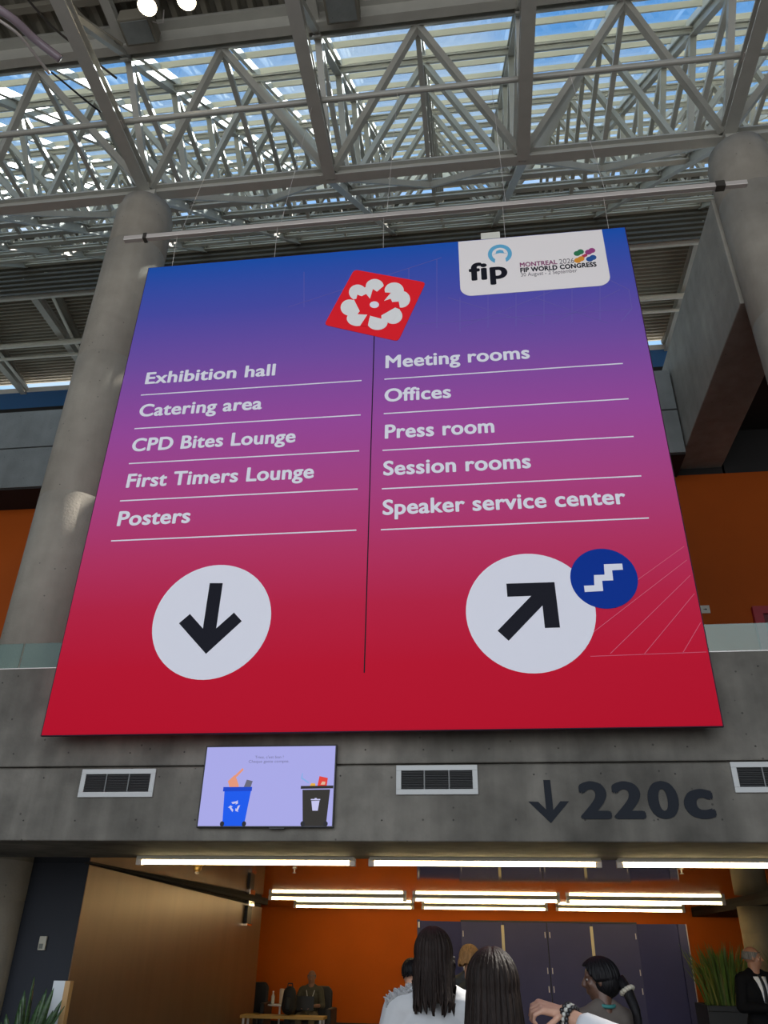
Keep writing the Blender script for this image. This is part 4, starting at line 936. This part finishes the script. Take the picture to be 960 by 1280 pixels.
fg.build('fringe', M_wht, A['t'], smooth=True)
# woman in front of the camera with her raised hand and bracelet
loc, H = place(614, 1182, 3.15, .014)
k_ = H/1.70; yb = 3.15
wr = (at(704, 1266, Y=yb+.10)-Vector(loc))/k_; hd = (at(668, 1256, Y=yb+.07)-at(704, 1266, Y=yb+.10)); el = (at(768, 1303, Y=yb-.02)-Vector(loc))/k_
B = build_person(loc, H, 0, 'person with very long dark brown hair, raising a fist with a beaded bracelet', M_skin, [relaxed(-1), (tuple(el), tuple(wr), hd, (-.15, -.45, .9), 1, 1.15)], 0, 3, M_wht2, M_jean, voxel=.0045, torso_extra=.016, sleeve=.52)
hair(B, M_hair2, L=.40, cover=108, flare=.045, back=.05, jag=.04, seed=8, big=1.06)
wv = Vector(wr)*B['k']; ax = (Vector(el)*B['k']-wv).normalized(); s_, u_ = basis(ax)
for row in range(3):
    bb = MB(); cc_ = wv + ax*(.012+row*.013)
    for q in range(14):
        a = 2*PI*q/14+row*.2; bb.ell(cc_ + (s_*math.cos(a)+u_*math.sin(a))*.034, (.0078,)*3, None, 8, 6)
    bb.build('bracelet', mat('dark beads', (.02, .02, .022), .25) if row != 1 else mat('pale beads', (.45, .44, .40), .3), B['t'], smooth=True)
# woman with the ponytail in profile
loc, H = place(748, 1195.5, 5.5, .014)
C_ = build_person(loc, H, 28, 'person with a long black ponytail and grey brown jacket, looking left', M_skin2, [relaxed(-1), relaxed(1)], 54, -8, M_taupe, M_jean, voxel=.007, torso_extra=.020)
hair(C_, M_hairb, L=0, line=118, front=50, seed=5, big=1.10, backphi=102, thick=.014)
k_ = C_['k']; nb_ = C_['hc'] + C_['R'] @ V(.0, -.112*k_, -.040*k_)
nape = MB(); nape.ell(C_['hc'] + C_['R'] @ V(0, -.036*k_, -.020*k_), (.088*k_, .088*k_, .088*k_), C_['R'], 24, 14); nape.build('gathered_hair', M_hairb, C_['t'], smooth=True)
tl = [nb_ + V(0, 0, .03)] + [nb_ + (C_['R'] @ V(.0, -.03-.02*u, 0)) + V(0, -.07*min(1, u*3), -.40*u) for u in [i/12 for i in range(1, 13)]]
MB().tube(tl, .036*k_, 16, .012).build('ponytail', M_hairb, C_['t'], smooth=True)
rg = MB(); dq = (tl[2]-tl[0]).normalized(); s_, u_ = basis(dq)
for q in range(12): rg.ell(tl[1] + (s_*math.cos(q*PI/6)+u_*math.sin(q*PI/6))*.034, (.017, .017, .013), None, 8, 6)
rg.build('scrunchie', mat('cream scrunchie', (.42, .38, .30), .8), C_['t'], smooth=True)
co = MB()
for q in range(20): co.cap(V(.058*math.cos(q*PI/10), .062*math.sin(q*PI/10)-.01, 1.462+.012*math.sin(q*PI/10))*k_, V(.058*math.cos((q+1)*PI/10), .062*math.sin((q+1)*PI/10)-.01, 1.462+.012*math.sin((q+1)*PI/10))*k_, .010, .010, 8)
co.build('neck_strap', mat('teal strap', (.03, .17, .16), .7), C_['t'], smooth=True)
# blond woman and the one half hidden in front of the blue partition
loc, H = place(586, 1180, 9.0, .012)
D_ = build_person(loc, H, -25, 'person with dark blond hair in dark clothes, seen between the two long-haired people', M_skin3, [relaxed(-1), relaxed(1)], -15, -8, M_black, M_black, voxel=.010)
hair(D_, M_blond, L=.06, cover=112, flare=.01, back=.01, seed=9, big=1.06)
loc, H = place(514, 1197, 8.0, .012)
E_ = build_person(loc, H, 10, 'person with dark hair almost hidden behind the shoulder of the white fringed jacket', M_skin, [relaxed(-1), relaxed(1)], 20, -10, mat('rust top', (.25, .06, .03), .8), M_black, voxel=.010)
hair(E_, M_hairb, L=.03, cover=105, flare=.01, back=.01, seed=12, big=1.04)
# man in the dark suit at the right
loc, H = place(937, 1183.5, 11.3, .0)
hold = [((-.25, .02, 1.12), (-.13, .24, 1.13), (.6, .6, .1), (-.3, .3, .9), -1, .9), ((.24, .0, 1.10), (.10, .24, 1.10), (-.7, .6, .15), (.3, .4, .85), 1, .9)]
F_ = build_person(loc, H, -160, 'balding person in a black suit, white shirt and dark tie beside the grass planter', M_skin3, hold, 62, -4, M_suit, M_suit, voxel=.008, female=False, torso_extra=.022)
hair(F_, M_greyhair, L=0, line=108, front=62, seed=4, big=.97, phimin=64, backphi=110, thick=.006, parting=False, name='hair_fringe')
drape(F_, 'shirt_front', [(1.05+.035*i, -.006-.0075*i, .006+.0075*i) for i in range(11)], M_wht2, .004)
drape(F_, 'tie', [(1.03+.04*i, -.028+.0012*i, .028-.0012*i) for i in range(10)] + [(1.415, -.022, .022)], M_black, .010, 4)
for s in (-1, 1): drape(F_, 'lapel', [(1.05+.04*i, s*(.008+.0085*i), s*(.030+.0115*i)) for i in range(9)], M_suit, .008, 4)
mo = MB(); mo.cap(F_['hc'] + F_['R'] @ V(-.022, .094, -.040), F_['hc'] + F_['R'] @ V(.022, .094, -.040), .006, .006, 8); mo.build('moustache', M_greyhair, F_['t'], smooth=True)
# seated man with a laptop
YS_ = YL + .02
p = at(388, 1215, Y=YS_-.05)
sit = [((-.27, .10, .66), (-.12, .34, .66), (.5, .8, -.1), (0, .1, 1), -1, .4), ((.27, .10, .66), (.12, .34, .66), (-.5, .8, -.1), (0, .1, 1), 1, .4)]
G_ = build_person((xm, YS_, 0), 1.72, 180, 'bald person in a dark olive shirt seated with a laptop in the armchair', M_skin3, sit, 0, -12, M_olive, M_khaki, seated=True, voxel=.010, female=False, sleeve=.25)
for s in (-1, 1): drape(G_, 'lanyard', [(1.10+.03*i, s*(.006+.0085*i)-.007, s*(.006+.0085*i)+.007) for i in range(10)], mat('white lanyard', (.7, .68, .6), .6), .006, 3)
hair(G_, M_greyhair, L=0, line=105, front=70, seed=2, big=.95, phimin=74, backphi=104, thick=.005, parting=False, name='hair_fringe')
lp = thing('laptop', 'black open laptop on the lap of the seated person', 'laptop', (xm, YS_-.34, .60), flat=False)
MB().box((-.17, -.12, 0), (.17, .12, .016)).build('base', M_black, lp, bevel=.003)
MB().extrude([(-.17, 0), (.17, 0), (.17, .225), (-.17, .225)], (0, -.118, .012), (0, -.128, .012)).build('screen', M_black, lp, bevel=.002)

# ------------------------------------------------------------------ lamps, boxes and cables under the near roof
def floodlight(px, py, label):
    p = at(px, py, Z=zz(18.35)); t = thing('floodlight', label, 'light', (p.x, p.y, p.z), 'round floodlights under the near roof')
    MB().lathe([(.17, p.z), (.19, p.z+.02), (.19, p.z+.16), (.12, p.z+.24), (.04, p.z+.26)], (p.x, p.y, 0), 28).build('housing', M_deck, t)
    MB().lathe([(.165, p.z-.004), (.168, p.z+.004)], (p.x, p.y, 0), 28).build('lens', mat('warm lamp glow', (1.0, .83, .55), .4, emit=14.0), t)
    MB().tube([(p.x, p.y, p.z+.25), (p.x, p.y, zz(19.42))], .02, 8).build('stem', M_fix, t)
floodlight(184, 8, 'left round glowing floodlight under the near roof'); floodlight(233, 1, 'right round glowing floodlight under the near roof')
def gear_box(px, py, label, w_=.62, d_=.5, h_=.34):
    p = at(px, py, Z=zz(18.75)); t = thing('equipment_box', label, 'box', (p.x, p.y, p.z), 'grey boxes fixed under the near roof')
    MB().box((p.x-w_/2, p.y-d_/2, p.z), (p.x+w_/2, p.y+d_/2, p.z+h_)).build('case', M_deck, t, bevel=.02)
    MB().box((p.x-w_/2+.05, p.y-d_/2+.05, p.z-.02), (p.x+w_/2-.05, p.y+d_/2-.05, p.z)).build('cover', M_fascia, t)
    for s in (-1, 1): MB().tube([(p.x+s*.2, p.y, p.z+h_), (p.x+s*.2, p.y, zz(19.6))], .015, 8).build('hanger_rod', M_fix, t)
    MB().tube([(p.x+w_/2, p.y-.1, p.z+.1), (p.x+w_/2+.15, p.y-.14, p.z-.06), (p.x+w_/2+.22, p.y-.1, p.z+.02), (p.x+w_/2+.1, p.y, zz(19.5))], .012, 8).build('cable', M_alu, t)
gear_box(172, 40, 'grey equipment box below the glowing floodlights'); gear_box(427, 12, 'grey equipment box beside the second level chord')
def cable(pts, Zs, r, m, label, name='cable'):
    P_ = [at(x, y, Z=zz(z_)) for (x, y), z_ in zip(pts, Zs)]; out = []
    for i in range(len(P_)-1):
        p0, p1, p2, p3 = P_[max(i-1, 0)], P_[i], P_[i+1], P_[min(i+2, len(P_)-1)]
        for q in range(8):
            u = q/8; out.append(.5*((2*p1)+(p2-p0)*u+(2*p0-5*p1+4*p2-p3)*u*u+(3*p1-p0-3*p2+p3)*u**3))
    out.append(P_[-1]); return tag(MB().tube(out, r, 8).build(name, m, smooth=True), label, 'cable')
M_tubeclear = mat('pale plum plastic sleeve', (.34, .27, .31), .18, spec=.8)
cable([(-10, 6), (18, 25), (45, 50), (76, 74)], (17.6, 17.6, 17.6, 17.5), .075, M_tubeclear, 'thick plum tinted plastic sleeve hanging in the upper left corner', 'cable_sleeve')
cable([(-6, 22), (22, 42), (42, 66), (62, 92)], (17.4, 17.4, 17.4, 17.4), .028, M_alu, 'pale cable just below the plum plastic sleeve')
cable([(32, -4), (62, 30), (100, 62), (146, 98)], (18.0, 18.0, 18.0, 18.0), .022, M_fix, 'dark cable sagging across the left level chord')
cable([(64, 90), (86, 108), (110, 128), (126, 140)], (17.4, 17.3, 17.3, 17.3), .018, M_black, 'thin black cable end in front of the left skylight panes')
cable([(88, 4), (106, 24), (132, 42), (153, 56)], (18.6, 18.6, 18.6, 18.7), .035, M_deck, 'curved beige conduit beside the left level chord')
finish()
